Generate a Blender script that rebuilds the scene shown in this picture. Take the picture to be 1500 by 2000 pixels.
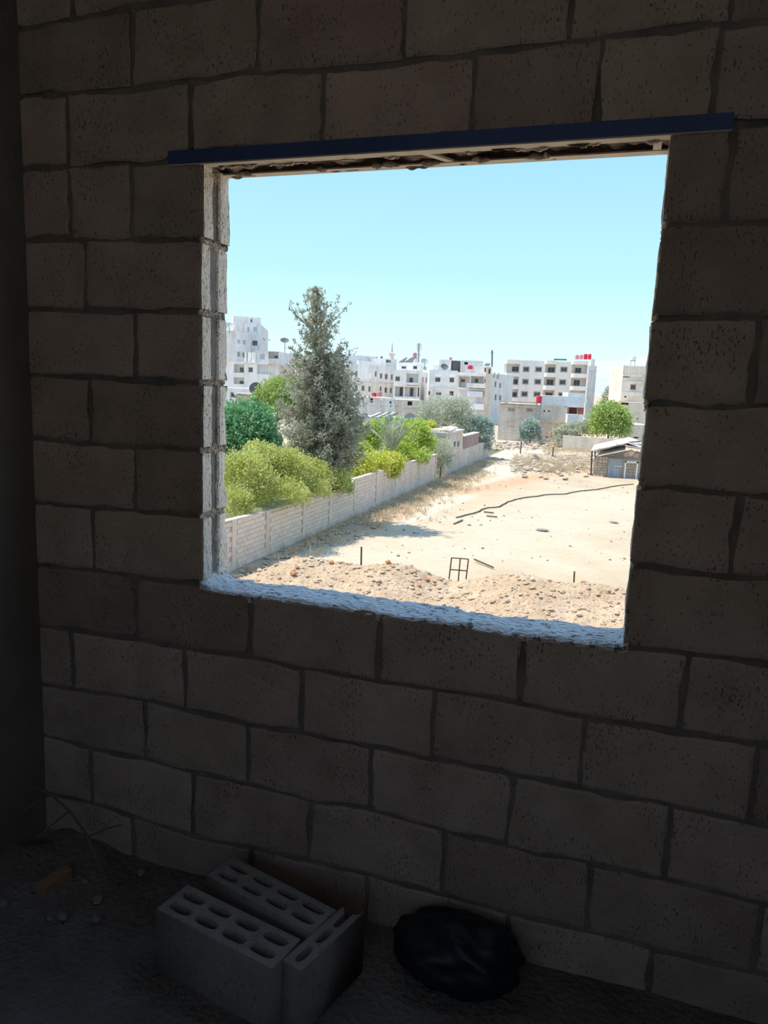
import bpy, bmesh, math, random
import numpy as np
from mathutils import Vector, Matrix, noise as mnoise

random.seed(7)
rng = np.random.default_rng(7)
for o in list(bpy.data.objects):
    bpy.data.objects.remove(o)
scene = bpy.context.scene
COL = scene.collection

# ------------------------------------------------------------------ camera
FPX = 1469.2
CAM = np.array([1.217, -2.012, 0.652])
YAW, PITCH, ROLL = -0.3041, -0.1681, 0.04205


def cam_axes():
    cy, sy, cp, sp = math.cos(YAW), math.sin(YAW), math.cos(PITCH), math.sin(PITCH)
    fw = np.array([sy * cp, cy * cp, sp])
    r = np.array([cy, -sy, 0.0])
    u = np.cross(r, fw)
    cr, sr = math.cos(ROLL), math.sin(ROLL)
    return cr * r + sr * u, -sr * r + cr * u, fw


AR, AU, AF = cam_axes()
cd = bpy.data.cameras.new('camera')
cam = bpy.data.objects.new('camera', cd)
COL.objects.link(cam)
cd.sensor_fit = 'VERTICAL'
cd.sensor_height = 24.0
cd.lens = FPX / 2000 * 24.0
cd.clip_start = 0.05
cd.clip_end = 8000
M = Matrix.Identity(4)
for i in range(3):
    M[i][0], M[i][1], M[i][2], M[i][3] = AR[i], AU[i], -AF[i], CAM[i]
cam.matrix_world = M
scene.camera = cam

# ------------------------------------------------------------------ sky, sun, exposure
scene.view_settings.view_transform = 'Standard'
scene.view_settings.look = 'None'
scene.view_settings.gamma = 1.0
scene.view_settings.use_curve_mapping = False
scene.view_settings.exposure = 0.60

world = bpy.data.worlds.new('sky')
scene.world = world
world.use_nodes = True
nt = world.node_tree
nt.nodes.clear()
w_out = nt.nodes.new('ShaderNodeOutputWorld')
w_bg = nt.nodes.new('ShaderNodeBackground')
w_tc = nt.nodes.new('ShaderNodeTexCoord')
w_sep = nt.nodes.new('ShaderNodeSeparateXYZ')
w_ramp = nt.nodes.new('ShaderNodeValToRGB')
nt.links.new(w_tc.outputs['Generated'], w_sep.inputs[0])
nt.links.new(w_sep.outputs['Z'], w_ramp.inputs[0])
nt.links.new(w_ramp.outputs[0], w_bg.inputs[0])
nt.links.new(w_bg.outputs[0], w_out.inputs[0])
cr = w_ramp.color_ramp
cr.elements[0].position = 0.0
cr.elements[0].color = (0.50, 0.67, 0.72, 1)
cr.elements[1].position = 1.0
cr.elements[1].color = (0.27, 0.44, 0.68, 1)
for p, c in ((0.05, (0.44, 0.635, 0.72, 1)), (0.14, (0.31, 0.53, 0.70, 1)), (0.27, (0.235, 0.445, 0.69, 1)), (0.55, (0.24, 0.42, 0.68, 1))):
    e = cr.elements.new(p)
    e.color = c
w_bg.inputs[1].default_value = 1.20

SUN_DIR = Vector((0.56, 0.03, -1.0)).normalized()
sd = bpy.data.lights.new('sun', 'SUN')
sd.energy = 3.75
sd.color = (1.0, 0.94, 0.84)
sd.angle = math.radians(0.6)
sun = bpy.data.objects.new('sun', sd)
sun.rotation_euler = SUN_DIR.to_track_quat('-Z', 'Y').to_euler()
sun.location = (-20, 20, 30)
COL.objects.link(sun)

# ------------------------------------------------------------------ projection helpers (photo pixel -> place in the world)
ZG = -6.4        # level of the empty lot
ZF = -1.0        # floor of the room
ZC = 1.95        # ceiling of the room
WW = 1.26        # window width
WT = 0.153       # wall thickness


def ray(x, y):
    return AF + (x - 750) / FPX * AR - (y - 1000) / FPX * AU


def hit(x, y, ax, val):
    d = ray(x, y)
    return CAM + (val - CAM[ax]) / d[ax] * d


def gp(x, y, z=ZG):
    return hit(x, y, 2, z)


def atY(x, y, Y):
    return hit(x, y, 1, Y)


def atX(x, y, X):
    return hit(x, y, 0, X)


def mpp(Y):
    return (Y + 2.0) / FPX * 1.02


# ------------------------------------------------------------------ object helpers
def link(o, parent=None):
    COL.objects.link(o)
    if parent is not None:
        o.parent = parent
    return o


def tag(o, label=None, cat=None, group=None, kind=None):
    if label:
        o['label'] = label
    if cat:
        o['category'] = cat
    if group:
        o['group'] = group
    if kind:
        o['kind'] = kind
    return o


def empty(name, loc, label=None, cat=None, group=None, kind=None):
    o = bpy.data.objects.new(name, None)
    o.empty_display_size = 0.2
    o.location = loc
    link(o)
    return tag(o, label, cat, group, kind)


def mesh_obj(name, verts, faces, mat, parent=None, smooth=False, origin=None):
    """verts in world space; the object's origin is its parent's origin or `origin`."""
    v = np.asarray(verts, dtype=float)
    off = np.zeros(3)
    if parent is not None:
        p = parent
        while p is not None:
            off = off + np.array(p.location)
            p = p.parent
    elif origin is not None:
        off = np.array(origin, dtype=float)
    me = bpy.data.meshes.new(name)
    me.from_pydata((v - off).tolist(), [], faces)
    me.update()
    if smooth:
        me.polygons.foreach_set('use_smooth', [True] * len(me.polygons))
    if mat is not None:
        me.materials.append(mat)
    o = bpy.data.objects.new(name, me)
    if parent is None and origin is not None:
        o.location = off
    return link(o, parent)


class MB:
    def __init__(self):
        self.v, self.f = [], []

    def add(self, vs, fs):
        n = len(self.v)
        self.v += [tuple(map(float, p)) for p in vs]
        self.f += [tuple(i + n for i in q) for q in fs]
        return self

    def quad(self, a, b, c, d):
        return self.add([a, b, c, d], [(0, 1, 2, 3)])

    def hexa(self, p):
        """8 corners: bottom 0-3 counter-clockwise, top 4-7"""
        return self.add(p, [(3, 2, 1, 0), (4, 5, 6, 7), (0, 1, 5, 4), (1, 2, 6, 5), (2, 3, 7, 6), (3, 0, 4, 7)])

    def box(self, x0, x1, y0, y1, z0, z1):
        return self.hexa([(x0, y0, z0), (x1, y0, z0), (x1, y1, z0), (x0, y1, z0), (x0, y0, z1), (x1, y0, z1), (x1, y1, z1), (x0, y1, z1)])

    def bar(self, a, b, w, h=None, up=(0, 0, 1)):
        a, b = np.array(a, float), np.array(b, float)
        h = h or w
        d = b - a
        d = d / (np.linalg.norm(d) + 1e-9)
        u = np.array(up, float)
        if abs(d @ u) > 0.95:
            u = np.array((1.0, 0, 0))
        s = np.cross(d, u)
        s /= np.linalg.norm(s)
        u = np.cross(s, d)
        q = []
        for p in (a, b):
            q += [p - s * w / 2 - u * h / 2, p + s * w / 2 - u * h / 2, p + s * w / 2 + u * h / 2, p - s * w / 2 + u * h / 2]
        return self.add(q, [(3, 2, 1, 0), (4, 5, 6, 7), (0, 1, 5, 4), (1, 2, 6, 5), (2, 3, 7, 6), (3, 0, 4, 7)])

    def tube(self, pts, r, n=6):
        pts = [np.array(p, float) for p in pts]
        rs = r if hasattr(r, '__len__') else [r] * len(pts)
        base = len(self.v)
        for i, p in enumerate(pts):
            d = pts[min(i + 1, len(pts) - 1)] - pts[max(i - 1, 0)]
            d /= (np.linalg.norm(d) + 1e-9)
            a = np.array((0, 0, 1.0)) if abs(d[2]) < 0.9 else np.array((1.0, 0, 0))
            s = np.cross(d, a)
            s /= np.linalg.norm(s)
            u = np.cross(s, d)
            for k in range(n):
                t = 2 * math.pi * k / n
                self.v.append(tuple(p + rs[i] * (math.cos(t) * s + math.sin(t) * u)))
        for i in range(len(pts) - 1):
            for k in range(n):
                a, b = base + i * n + k, base + i * n + (k + 1) % n
                self.f.append((a, b, b + n, a + n))
        self.f.append(tuple(base + k for k in range(n))[::-1])
        self.f.append(tuple(base + (len(pts) - 1) * n + k for k in range(n)))
        return self

    def lathe(self, c, prof, n=16):
        base = len(self.v)
        for (r, z) in prof:
            for k in range(n):
                t = 2 * math.pi * k / n
                self.v.append((c[0] + r * math.cos(t), c[1] + r * math.sin(t), c[2] + z))
        for i in range(len(prof) - 1):
            for k in range(n):
                a, b = base + i * n + k, base + i * n + (k + 1) % n
                self.f.append((a, b, b + n, a + n))
        self.f.append(tuple(base + k for k in range(n))[::-1])
        self.f.append(tuple(base + (len(prof) - 1) * n + k for k in range(n)))
        return self

    def build(self, name, mat, parent=None, smooth=False, origin=None):
        return mesh_obj(name, self.v, self.f, mat, parent, smooth, origin)


def nz(x, y, z, s=1.0):
    return mnoise.noise(Vector((x * s, y * s, z * s)))


# ------------------------------------------------------------------ materials
def mat(name, c1, c2=None, scale=4.0, rough=0.9, bump=0.0, bscale=60.0, bdist=0.01, hue=(0.47, 0.56), spos=0.735, specks=0.0, sscale=90.0, scol=(0.02, 0.02, 0.02),
        rand=0.0, transl=0.0, metal=0.0, detail=6.0, stretch=None, brick=None, attr=None, spec=0.3, streak=0.0):
    m = bpy.data.materials.new(name)
    m.use_nodes = True
    t = m.node_tree
    N, L = t.nodes, t.links
    bs = N['Principled BSDF']
    out = N['Material Output']
    bs.inputs['Roughness'].default_value = rough
    bs.inputs['Metallic'].default_value = metal
    bs.inputs['Specular IOR Level'].default_value = spec
    tc = N.new('ShaderNodeTexCoord')
    src = tc.outputs['Object']
    if stretch:
        mp = N.new('ShaderNodeMapping')
        mp.inputs['Scale'].default_value = stretch
        L.new(src, mp.inputs[0])
        src2 = mp.outputs[0]
    else:
        src2 = src
    c2 = c2 or c1
    no = N.new('ShaderNodeTexNoise')
    no.inputs['Scale'].default_value = scale
    no.inputs['Detail'].default_value = detail
    no.inputs['Roughness'].default_value = 0.62
    L.new(src2, no.inputs['Vector'])
    rp = N.new('ShaderNodeValToRGB')
    rp.color_ramp.elements[0].position = 0.32
    rp.color_ramp.elements[1].position = 0.68
    rp.color_ramp.elements[0].color = (*c1, 1)
    rp.color_ramp.elements[1].color = (*c2, 1)
    L.new(no.outputs['Fac'], rp.inputs[0])
    col = rp.outputs[0]

    def mix(a, b, fac, mode='MIX'):
        mx = N.new('ShaderNodeMix')
        mx.data_type = 'RGBA'
        mx.blend_type = mode
        for s_, v_ in ((mx.inputs[6], a), (mx.inputs[7], b), (mx.inputs[0], fac)):
            if hasattr(v_, 'is_output') or isinstance(v_, bpy.types.NodeSocket):
                L.new(v_, s_)
            elif isinstance(v_, tuple):
                s_.default_value = (*v_, 1) if len(v_) == 3 else v_
            else:
                s_.default_value = v_
        return mx.outputs[2]

    if attr:                                   # painted-on second colour kept as a mesh attribute (paths, stains)
        for an, ac in attr:
            at = N.new('ShaderNodeAttribute')
            at.attribute_name = an
            ns = N.new('ShaderNodeTexNoise')
            ns.inputs['Scale'].default_value = 1.6
            ns.inputs['Detail'].default_value = 6
            L.new(src, ns.inputs['Vector'])
            ad = N.new('ShaderNodeMath')
            ad.operation = 'MULTIPLY_ADD'
            ad.inputs[1].default_value = 1.1
            ad.inputs[2].default_value = -0.05
            L.new(ns.outputs['Fac'], ad.inputs[0])
            mu = N.new('ShaderNodeMath')
            mu.operation = 'MULTIPLY'
            mu.use_clamp = True
            L.new(at.outputs['Fac'], mu.inputs[0])
            ad2 = N.new('ShaderNodeMath')
            ad2.operation = 'ADD'
            ad2.inputs[1].default_value = 0.5
            L.new(ad.outputs[0], ad2.inputs[0])
            L.new(ad2.outputs[0], mu.inputs[1])
            col = mix(col, ac, mu.outputs[0])
    if streak:
        mp2 = N.new('ShaderNodeMapping')
        mp2.inputs['Scale'].default_value = (1.0, 1.0, 0.12)
        L.new(src, mp2.inputs[0])
        n3 = N.new('ShaderNodeTexNoise')
        n3.inputs['Scale'].default_value = 1.2
        n3.inputs['Detail'].default_value = 5
        L.new(mp2.outputs[0], n3.inputs['Vector'])
        r3 = N.new('ShaderNodeValToRGB')
        r3.color_ramp.elements[0].position = 0.45
        r3.color_ramp.elements[1].position = 0.7
        r3.color_ramp.elements[0].color = (1, 1, 1, 1)
        k = 1.0 - streak
        r3.color_ramp.elements[1].color = (k, k * 0.97, k * 0.94, 1)
        L.new(n3.outputs['Fac'], r3.inputs[0])
        col = mix(col, r3.outputs[0], 1.0, 'MULTIPLY')
    if brick:
        bw, bh, mc, xz = brick
        sp = N.new('ShaderNodeSeparateXYZ')
        L.new(src, sp.inputs[0])
        cb = N.new('ShaderNodeCombineXYZ')
        L.new(sp.outputs[0 if xz == 'x' else 1], cb.inputs[0])
        L.new(sp.outputs[2], cb.inputs[1])
        br = N.new('ShaderNodeTexBrick')
        br.inputs['Scale'].default_value = 1.0
        br.inputs['Brick Width'].default_value = bw
        br.inputs['Row Height'].default_value = bh
        br.inputs['Mortar Size'].default_value = 0.018
        br.inputs['Color1'].default_value = (1, 1, 1, 1)
        br.inputs['Color2'].default_value = (0.9, 0.88, 0.86, 1)
        br.inputs['Mortar'].default_value = (*mc, 1)
        L.new(cb.outputs[0], br.inputs['Vector'])
        col = mix(col, br.outputs['Color'], 1.0, 'MULTIPLY')
    if specks:
        mp3 = N.new('ShaderNodeMapping')
        mp3.inputs['Scale'].default_value = (1.0, 1.0, 0.5)
        L.new(src, mp3.inputs[0])
        s1 = N.new('ShaderNodeTexNoise')
        s1.inputs['Scale'].default_value = sscale
        s1.inputs['Detail'].default_value = 2.5
        s1.inputs['Roughness'].default_value = 0.6
        L.new(mp3.outputs[0], s1.inputs['Vector'])
        s2 = N.new('ShaderNodeTexNoise')
        s2.inputs['Scale'].default_value = 7.0
        s2.inputs['Detail'].default_value = 3
        L.new(src, s2.inputs['Vector'])
        sm = N.new('ShaderNodeMath')
        sm.operation = 'MULTIPLY_ADD'
        sm.inputs[1].default_value = 0.30
        L.new(s2.outputs['Fac'], sm.inputs[0])
        L.new(s1.outputs['Fac'], sm.inputs[2])
        sr_ = N.new('ShaderNodeValToRGB')
        sr_.color_ramp.elements[0].position = spos
        sr_.color_ramp.elements[1].position = spos + 0.06
        sr_.color_ramp.elements[0].color = (0, 0, 0, 1)
        sr_.color_ramp.elements[1].color = (specks, specks, specks, 1)
        L.new(sm.outputs[0], sr_.inputs[0])
        col = mix(col, scol, sr_.outputs[0])
    if rand:
        oi = N.new('ShaderNodeObjectInfo')
        hs = N.new('ShaderNodeHueSaturation')
        ma = N.new('ShaderNodeMapRange')
        ma.inputs[3].default_value = 1 - rand
        ma.inputs[4].default_value = 1 + rand
        L.new(oi.outputs['Random'], ma.inputs[0])
        L.new(ma.outputs[0], hs.inputs['Value'])
        mh = N.new('ShaderNodeMath')
        mh.operation = 'MULTIPLY'
        mh.inputs[1].default_value = 7.31
        L.new(oi.outputs['Random'], mh.inputs[0])
        fr = N.new('ShaderNodeMath')
        fr.operation = 'FRACT'
        L.new(mh.outputs[0], fr.inputs[0])
        mr2 = N.new('ShaderNodeMapRange')
        mr2.inputs[3].default_value = hue[0]
        mr2.inputs[4].default_value = hue[1]
        L.new(fr.outputs[0], mr2.inputs[0])
        L.new(mr2.outputs[0], hs.inputs['Hue'])
        L.new(col, hs.inputs['Color'])
        col = hs.outputs[0]
    L.new(col, bs.inputs['Base Color'])
    if bump:
        bn = N.new('ShaderNodeTexNoise')
        bn.inputs['Scale'].default_value = bscale
        bn.inputs['Detail'].default_value = 4
        L.new(src2, bn.inputs['Vector'])
        bp = N.new('ShaderNodeBump')
        bp.inputs['Strength'].default_value = bump
        bp.inputs['Distance'].default_value = bdist
        L.new(bn.outputs['Fac'], bp.inputs['Height'])
        L.new(bp.outputs[0], bs.inputs['Normal'])
    if transl:
        tr = N.new('ShaderNodeBsdfTranslucent')
        L.new(col, tr.inputs[0])
        mxs = N.new('ShaderNodeMixShader')
        mxs.inputs[0].default_value = transl
        L.new(bs.outputs[0], mxs.inputs[1])
        L.new(tr.outputs[0], mxs.inputs[2])
        L.new(mxs.outputs[0], out.inputs[0])
    return m


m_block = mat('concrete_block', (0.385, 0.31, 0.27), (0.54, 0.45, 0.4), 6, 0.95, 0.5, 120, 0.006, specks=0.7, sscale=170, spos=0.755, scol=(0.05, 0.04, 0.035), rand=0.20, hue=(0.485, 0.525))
m_jamb = mat('jamb_block_daylit', (0.84, 0.73, 0.61), (0.95, 0.87, 0.77), 9, 0.95, 0.9, 150, 0.008, specks=0.8, sscale=150, scol=(0.16, 0.12, 0.09))
m_mortar = mat('mortar', (0.17, 0.155, 0.145), (0.30, 0.275, 0.255), 9, 0.97, 0.8, 90, 0.01)
m_rmortar = mat('rough_mortar', (0.5, 0.4, 0.3), (0.7, 0.6, 0.49), 30, 0.97, 1.0, 160, 0.012, specks=0.6, sscale=70, scol=(0.12, 0.09, 0.06))
m_sill = mat('sill_plaster', (0.8, 0.8, 0.81), (0.93, 0.93, 0.93), 16, 0.95, 1.0, 70, 0.02, specks=0.8, sscale=42, scol=(0.16, 0.17, 0.19), stretch=(0.6, 1.6, 1))
m_conc = mat('bare_concrete', (0.20, 0.19, 0.18), (0.29, 0.275, 0.26), 2.5, 0.95, 0.4, 40, 0.01)
m_ceil = mat('pale_ceiling_concrete', (0.74, 0.69, 0.63), (0.82, 0.77, 0.71), 2.0, 0.95, 0.3, 40, 0.01)
m_floor = mat('dusty_floor', (0.125, 0.11, 0.1), (0.24, 0.22, 0.205), 3.5, 0.97, 0.9, 55, 0.02)
m_steel = mat('blue_black_steel', (0.045, 0.085, 0.25), (0.065, 0.11, 0.3), 12, 0.45, 0.2, 40, 0.003, metal=0.2)
m_steelpale = mat('pale_steel_underside', (0.50, 0.44, 0.36), (0.62, 0.56, 0.48), 14, 0.8, 0.3, 60, 0.004)  # flanges and ties coloured paler than the upright legs
m_lmortar = mat('lintel_mortar', (0.20, 0.145, 0.115), (0.31, 0.235, 0.195), 14, 0.97, 0.9, 70, 0.015)
m_hollow = mat('hollow_block', (0.28, 0.26, 0.245), (0.36, 0.335, 0.315), 9, 0.95, 0.8, 180, 0.005, specks=0.4, sscale=110)
m_bag = mat('black_plastic', (0.006, 0.010, 0.018), (0.012, 0.017, 0.028), 6, 0.42, 0.3, 25, 0.01, spec=0.35)
m_wood = mat('old_wood', (0.30, 0.19, 0.11), (0.42, 0.29, 0.18), 8, 0.8, 0.3, 50, 0.004, stretch=(1, 6, 6))
m_twig = mat('dry_twig', (0.16, 0.13, 0.09), (0.24, 0.20, 0.14), 10, 0.9)
m_rubble = mat('interior_rubble', (0.20, 0.185, 0.17), (0.34, 0.32, 0.30), 12, 0.95, 0.6, 60, 0.01)

m_ground = mat('lot_earth', (0.45, 0.345, 0.225), (0.545, 0.435, 0.305), 0.35, 0.97, 0.8, 3.0, 0.05, detail=10, specks=0.35, sscale=3.0, scol=(0.42, 0.32, 0.22),
               attr=(('pale', (0.58, 0.485, 0.37)), ('rust', (0.50, 0.31, 0.18)), ('litter', (0.36, 0.29, 0.22)), ('garden', (0.13, 0.14, 0.06))))
m_mound = mat('mound_earth', (0.43, 0.295, 0.18), (0.55, 0.41, 0.28), 1.1, 0.97, 1.0, 9.0, 0.05, detail=10, specks=0.8, sscale=17.0, spos=0.72, scol=(0.24, 0.155, 0.095))  # dark specks: grit, plus small shadows painted into the earth colour
m_clod = mat('earth_clod', (0.40, 0.27, 0.165), (0.56, 0.42, 0.285), 4.0, 0.97)
m_stone = mat('pale_stone', (0.44, 0.345, 0.255), (0.62, 0.52, 0.41), 6, 0.95, 0.5, 30, 0.02, rand=0.12, hue=(0.49, 0.51))
m_redstone = mat('broken_red_brick', (0.42, 0.17, 0.08), (0.55, 0.26, 0.13), 8, 0.9, 0.5, 40, 0.01)
m_gblock = mat('garden_wall_block', (0.72, 0.55, 0.425), (0.87, 0.7, 0.56), 2.0, 0.95, 0.5, 30, 0.02, rand=0.06, hue=(0.495, 0.505), streak=0.12)
m_gmortar = mat('garden_wall_mortar', (0.52, 0.39, 0.29), (0.62, 0.49, 0.38), 5, 0.97, 0.5, 40, 0.02)
m_gplaster = mat('garden_wall_render', (0.7, 0.55, 0.43), (0.84, 0.69, 0.56), 1.4, 0.95, 0.5, 20, 0.02, streak=0.22)
m_iron = mat('rusty_iron', (0.07, 0.05, 0.04), (0.16, 0.09, 0.06), 20, 0.8)
m_hose = mat('black_hose', (0.05, 0.045, 0.04), (0.09, 0.08, 0.07), 8, 0.7)

m_white = mat('white_render', (0.82, 0.79, 0.75), (0.91, 0.88, 0.84), 0.6, 0.95, streak=0.16)
m_grey = mat('grey_render', (0.68, 0.65, 0.62), (0.82, 0.79, 0.76), 0.5, 0.95, streak=0.22)
m_greyb = mat('grey_blockwork', (0.72, 0.69, 0.66), (0.86, 0.83, 0.8), 0.6, 0.95, streak=0.12, brick=(0.4, 0.2, (0.7, 0.69, 0.67), 'x'))
m_beige = mat('beige_render', (0.66, 0.54, 0.43), (0.78, 0.66, 0.55), 0.5, 0.95, streak=0.25)
m_cream = mat('cream_render', (0.9, 0.82, 0.74), (0.95, 0.88, 0.81), 0.4, 0.95, streak=0.08)
m_creamin = mat('grey_balcony_render', (0.34, 0.32, 0.32), (0.42, 0.4, 0.4), 0.6, 0.95)
m_tan = mat('tan_blockwork', (0.7, 0.6, 0.5), (0.84, 0.74, 0.64), 0.7, 0.95, streak=0.2, brick=(0.4, 0.2, (0.72, 0.69, 0.65), 'x'))
m_wblock = mat('white_blockwork', (0.84, 0.83, 0.82), (0.93, 0.92, 0.91), 0.8, 0.95, brick=(0.42, 0.21, (0.6, 0.6, 0.6), 'x'))
m_tanside = mat('tan_blockwork_side', (0.7, 0.57, 0.47), (0.82, 0.7, 0.6), 0.7, 0.95, streak=0.2, brick=(0.4, 0.2, (0.74, 0.71, 0.67), 'y'))
m_pane = mat('dark_glass', (0.045, 0.05, 0.055), (0.07, 0.075, 0.08), 1.0, 0.25, spec=0.5)
m_paneb = mat('bluish_glass', (0.34, 0.42, 0.50), (0.42, 0.50, 0.58), 1.0, 0.3)
m_frame = mat('window_frame', (0.42, 0.37, 0.33), (0.50, 0.45, 0.41), 1.0, 0.8)
m_framew = mat('white_frame', (0.72, 0.74, 0.76), (0.78, 0.80, 0.82), 1.0, 0.7)
m_reddoor = mat('red_sheet', (0.42, 0.12, 0.10), (0.52, 0.18, 0.15), 2.0, 0.7)
m_tankred = mat('red_tank', (0.62, 0.03, 0.05), (0.72, 0.05, 0.08), 2.0, 0.5)
m_tankdull = mat('faded_red_tank', (0.50, 0.20, 0.22), (0.60, 0.27, 0.29), 2.0, 0.6)
m_tankwhite = mat('white_tank', (0.66, 0.68, 0.68), (0.78, 0.80, 0.80), 2.0, 0.6)
m_dark = mat('dark_metal', (0.09, 0.09, 0.09), (0.15, 0.15, 0.15), 3.0, 0.7)
m_midmetal = mat('grey_metal', (0.32, 0.33, 0.34), (0.45, 0.46, 0.47), 3.0, 0.6)
m_corr = mat('corrugated_steel', (0.36, 0.38, 0.40), (0.56, 0.58, 0.60), 2.0, 0.6, stretch=(6, 6, 0.5))
m_rust = mat('rusty_sheet', (0.42, 0.29, 0.24), (0.56, 0.42, 0.36), 3.0, 0.8, stretch=(4, 4, 0.5))
m_sheet = mat('pale_roof_sheet', (0.56, 0.52, 0.47), (0.76, 0.73, 0.68), 1.5, 0.8)
m_hill = mat('hazy_hillside', (0.36, 0.39, 0.43), (0.50, 0.52, 0.55), 0.012, 1.0, detail=12)
m_teal = mat('dark_teal_cover', (0.02, 0.10, 0.12), (0.05, 0.17, 0.19), 5, 0.6)

m_conifer = mat('conifer_foliage', (0.25, 0.265, 0.185), (0.58, 0.55, 0.42), 2.2, 0.9, transl=0.42)
m_ever = mat('dark_green_foliage', (0.11, 0.28, 0.11), (0.32, 0.56, 0.28), 1.6, 0.7, transl=0.3)
m_green = mat('mid_green_foliage', (0.3, 0.42, 0.1), (0.54, 0.62, 0.22), 0.9, 0.8, transl=0.3)
m_yel = mat('yellow_green_foliage', (0.4, 0.44, 0.1), (0.72, 0.72, 0.28), 0.8, 0.8, transl=0.45)
m_vine = mat('bright_vine_foliage', (0.5, 0.54, 0.06), (0.78, 0.76, 0.2), 1.2, 0.8, transl=0.45)
m_lime = mat('lime_foliage', (0.4, 0.52, 0.07), (0.62, 0.7, 0.2), 0.9, 0.8, transl=0.45)
m_palm = mat('palm_frond', (0.36, 0.42, 0.28), (0.6, 0.64, 0.48), 1.5, 0.7, transl=0.25)
m_olive = mat('olive_foliage', (0.44, 0.45, 0.32), (0.68, 0.68, 0.54), 0.9, 0.8, transl=0.3)
m_teabush = mat('blue_green_foliage', (0.32, 0.42, 0.35), (0.54, 0.62, 0.53), 0.9, 0.8, transl=0.3)
m_dry = mat('dry_weeds', (0.55, 0.43, 0.27), (0.72, 0.60, 0.42), 1.5, 0.9, transl=0.2)
m_bark = mat('bark', (0.17, 0.13, 0.10), (0.27, 0.22, 0.17), 6, 0.95, 0.5, 20, 0.02)

# ------------------------------------------------------------------ the room
# course lines of the block wall: photo points on the mortar beds, lifted onto the wall plane y = 0
LINES = {
    9: None,
    8: [(60, 52), (183, 27), (300, 8)],
    7: [(50, 186), (250, 173), (375, 158), (495, 140), (650, 136), (800, 120), (1000, 95), (1100, 80), (1350, 52)],
    6: [(56, 328), (140, 325), (252, 318), (328, 316), (1440, 240), (1500, 236)],
    5: [(50, 466), (115, 467), (250, 469), (390, 471), (1295, 440), (1500, 432)],
    4: [(60, 602), (160, 605), (260, 607), (390, 610), (1276, 622), (1500, 618)],
    3: [(62, 733), (168, 738), (280, 742), (392, 746), (1258, 788), (1380, 795), (1500, 794)],
    2: [(64, 858), (168, 866), (266, 874), (386, 880), (1248, 954), (1340, 959), (1438, 967), (1500, 970)],
    1: [(73, 983), (168, 994), (266, 997), (386, 1008), (1236, 1104), (1340, 1119), (1424, 1128), (1500, 1134)],
    0: [(76, 1105), (168, 1113), (252, 1126), (386, 1141), (1228, 1265), (1340, 1275), (1424, 1287), (1500, 1298)],
    -1: [(70, 1222), (261, 1250), (380, 1272), (488, 1283), (581, 1307), (740, 1331), (844, 1348), (960, 1365), (1140, 1402), (1320, 1432), (1500, 1460)],
    -2: [(89, 1340), (260, 1365), (380, 1392), (484, 1417), (581, 1431), (720, 1460), (844, 1485), (1004, 1516), (1132, 1540), (1280, 1570), (1500, 1616)],
    -3: [(95, 1440), (180, 1465), (299, 1487), (380, 1511), (484, 1533), (600, 1564), (720, 1583), (860, 1622), (996, 1656), (1156, 1690), (1292, 1718), (1500, 1770)],
    -4: [(180, 1572), (370, 1632), (610, 1685), (715, 1710), (860, 1748), (1004, 1790), (1153, 1822), (1340, 1873), (1500, 1907)],
}
ROWZ = {}
for k, pl in LINES.items():
    if pl:
        q = [hit(x, y, 1, 0.0) for x, y in pl]
        ROWZ[k] = ([p[0] for p in q], [p[2] for p in q])


def rowz(k, x):
    if k in ROWZ:
        return float(np.interp(x, *ROWZ[k]))
    return 0.21 * k


JOINTS = {  # photo x of the upright joints of each course, left to right, with the photo y at which they were read
    8: ([140, 395, 660, 950, 1260], 5),
    7: ([257, 502, 787, 1110, 1420], 80),
    6: ([130, 370, 628, 922, 1165, 1390], 230),
    5: ([135, 255], 400),
    4: ([165], 540),
    3: ([263, 1476], 690),
    2: ([174], 810),
    1: ([264, 1444], 980),
    0: ([180], 1060),
    -1: ([264, 488, 739, 1020, 1335], None),
    -2: ([140, 360, 588, 845, 1136, 1472], None),
    -3: ([282, 482, 724, 995, 1304], None),
    -4: ([177, 375, 604, 864, 1150, 1480], None),
    -5: ([260, 490, 713, 990, 1268], None),
}
LJ = {5: (397, 400), 4: (393, 540), 3: (394, 680), 2: (396, 812), 1: (395, 945), 0: (396, 1075)}
RJ = {5: (1302, 350), 4: (1284, 540), 3: (1266, 700), 2: (1255, 872), 1: (1237, 1033), 0: (1224, 1180)}
XL, XR = -0.66, 2.72
wall_front = empty('wall_front', (0, 0, 0), 'dark inner wall of grey concrete blocks around the window opening', 'wall', kind='structure')


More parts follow.
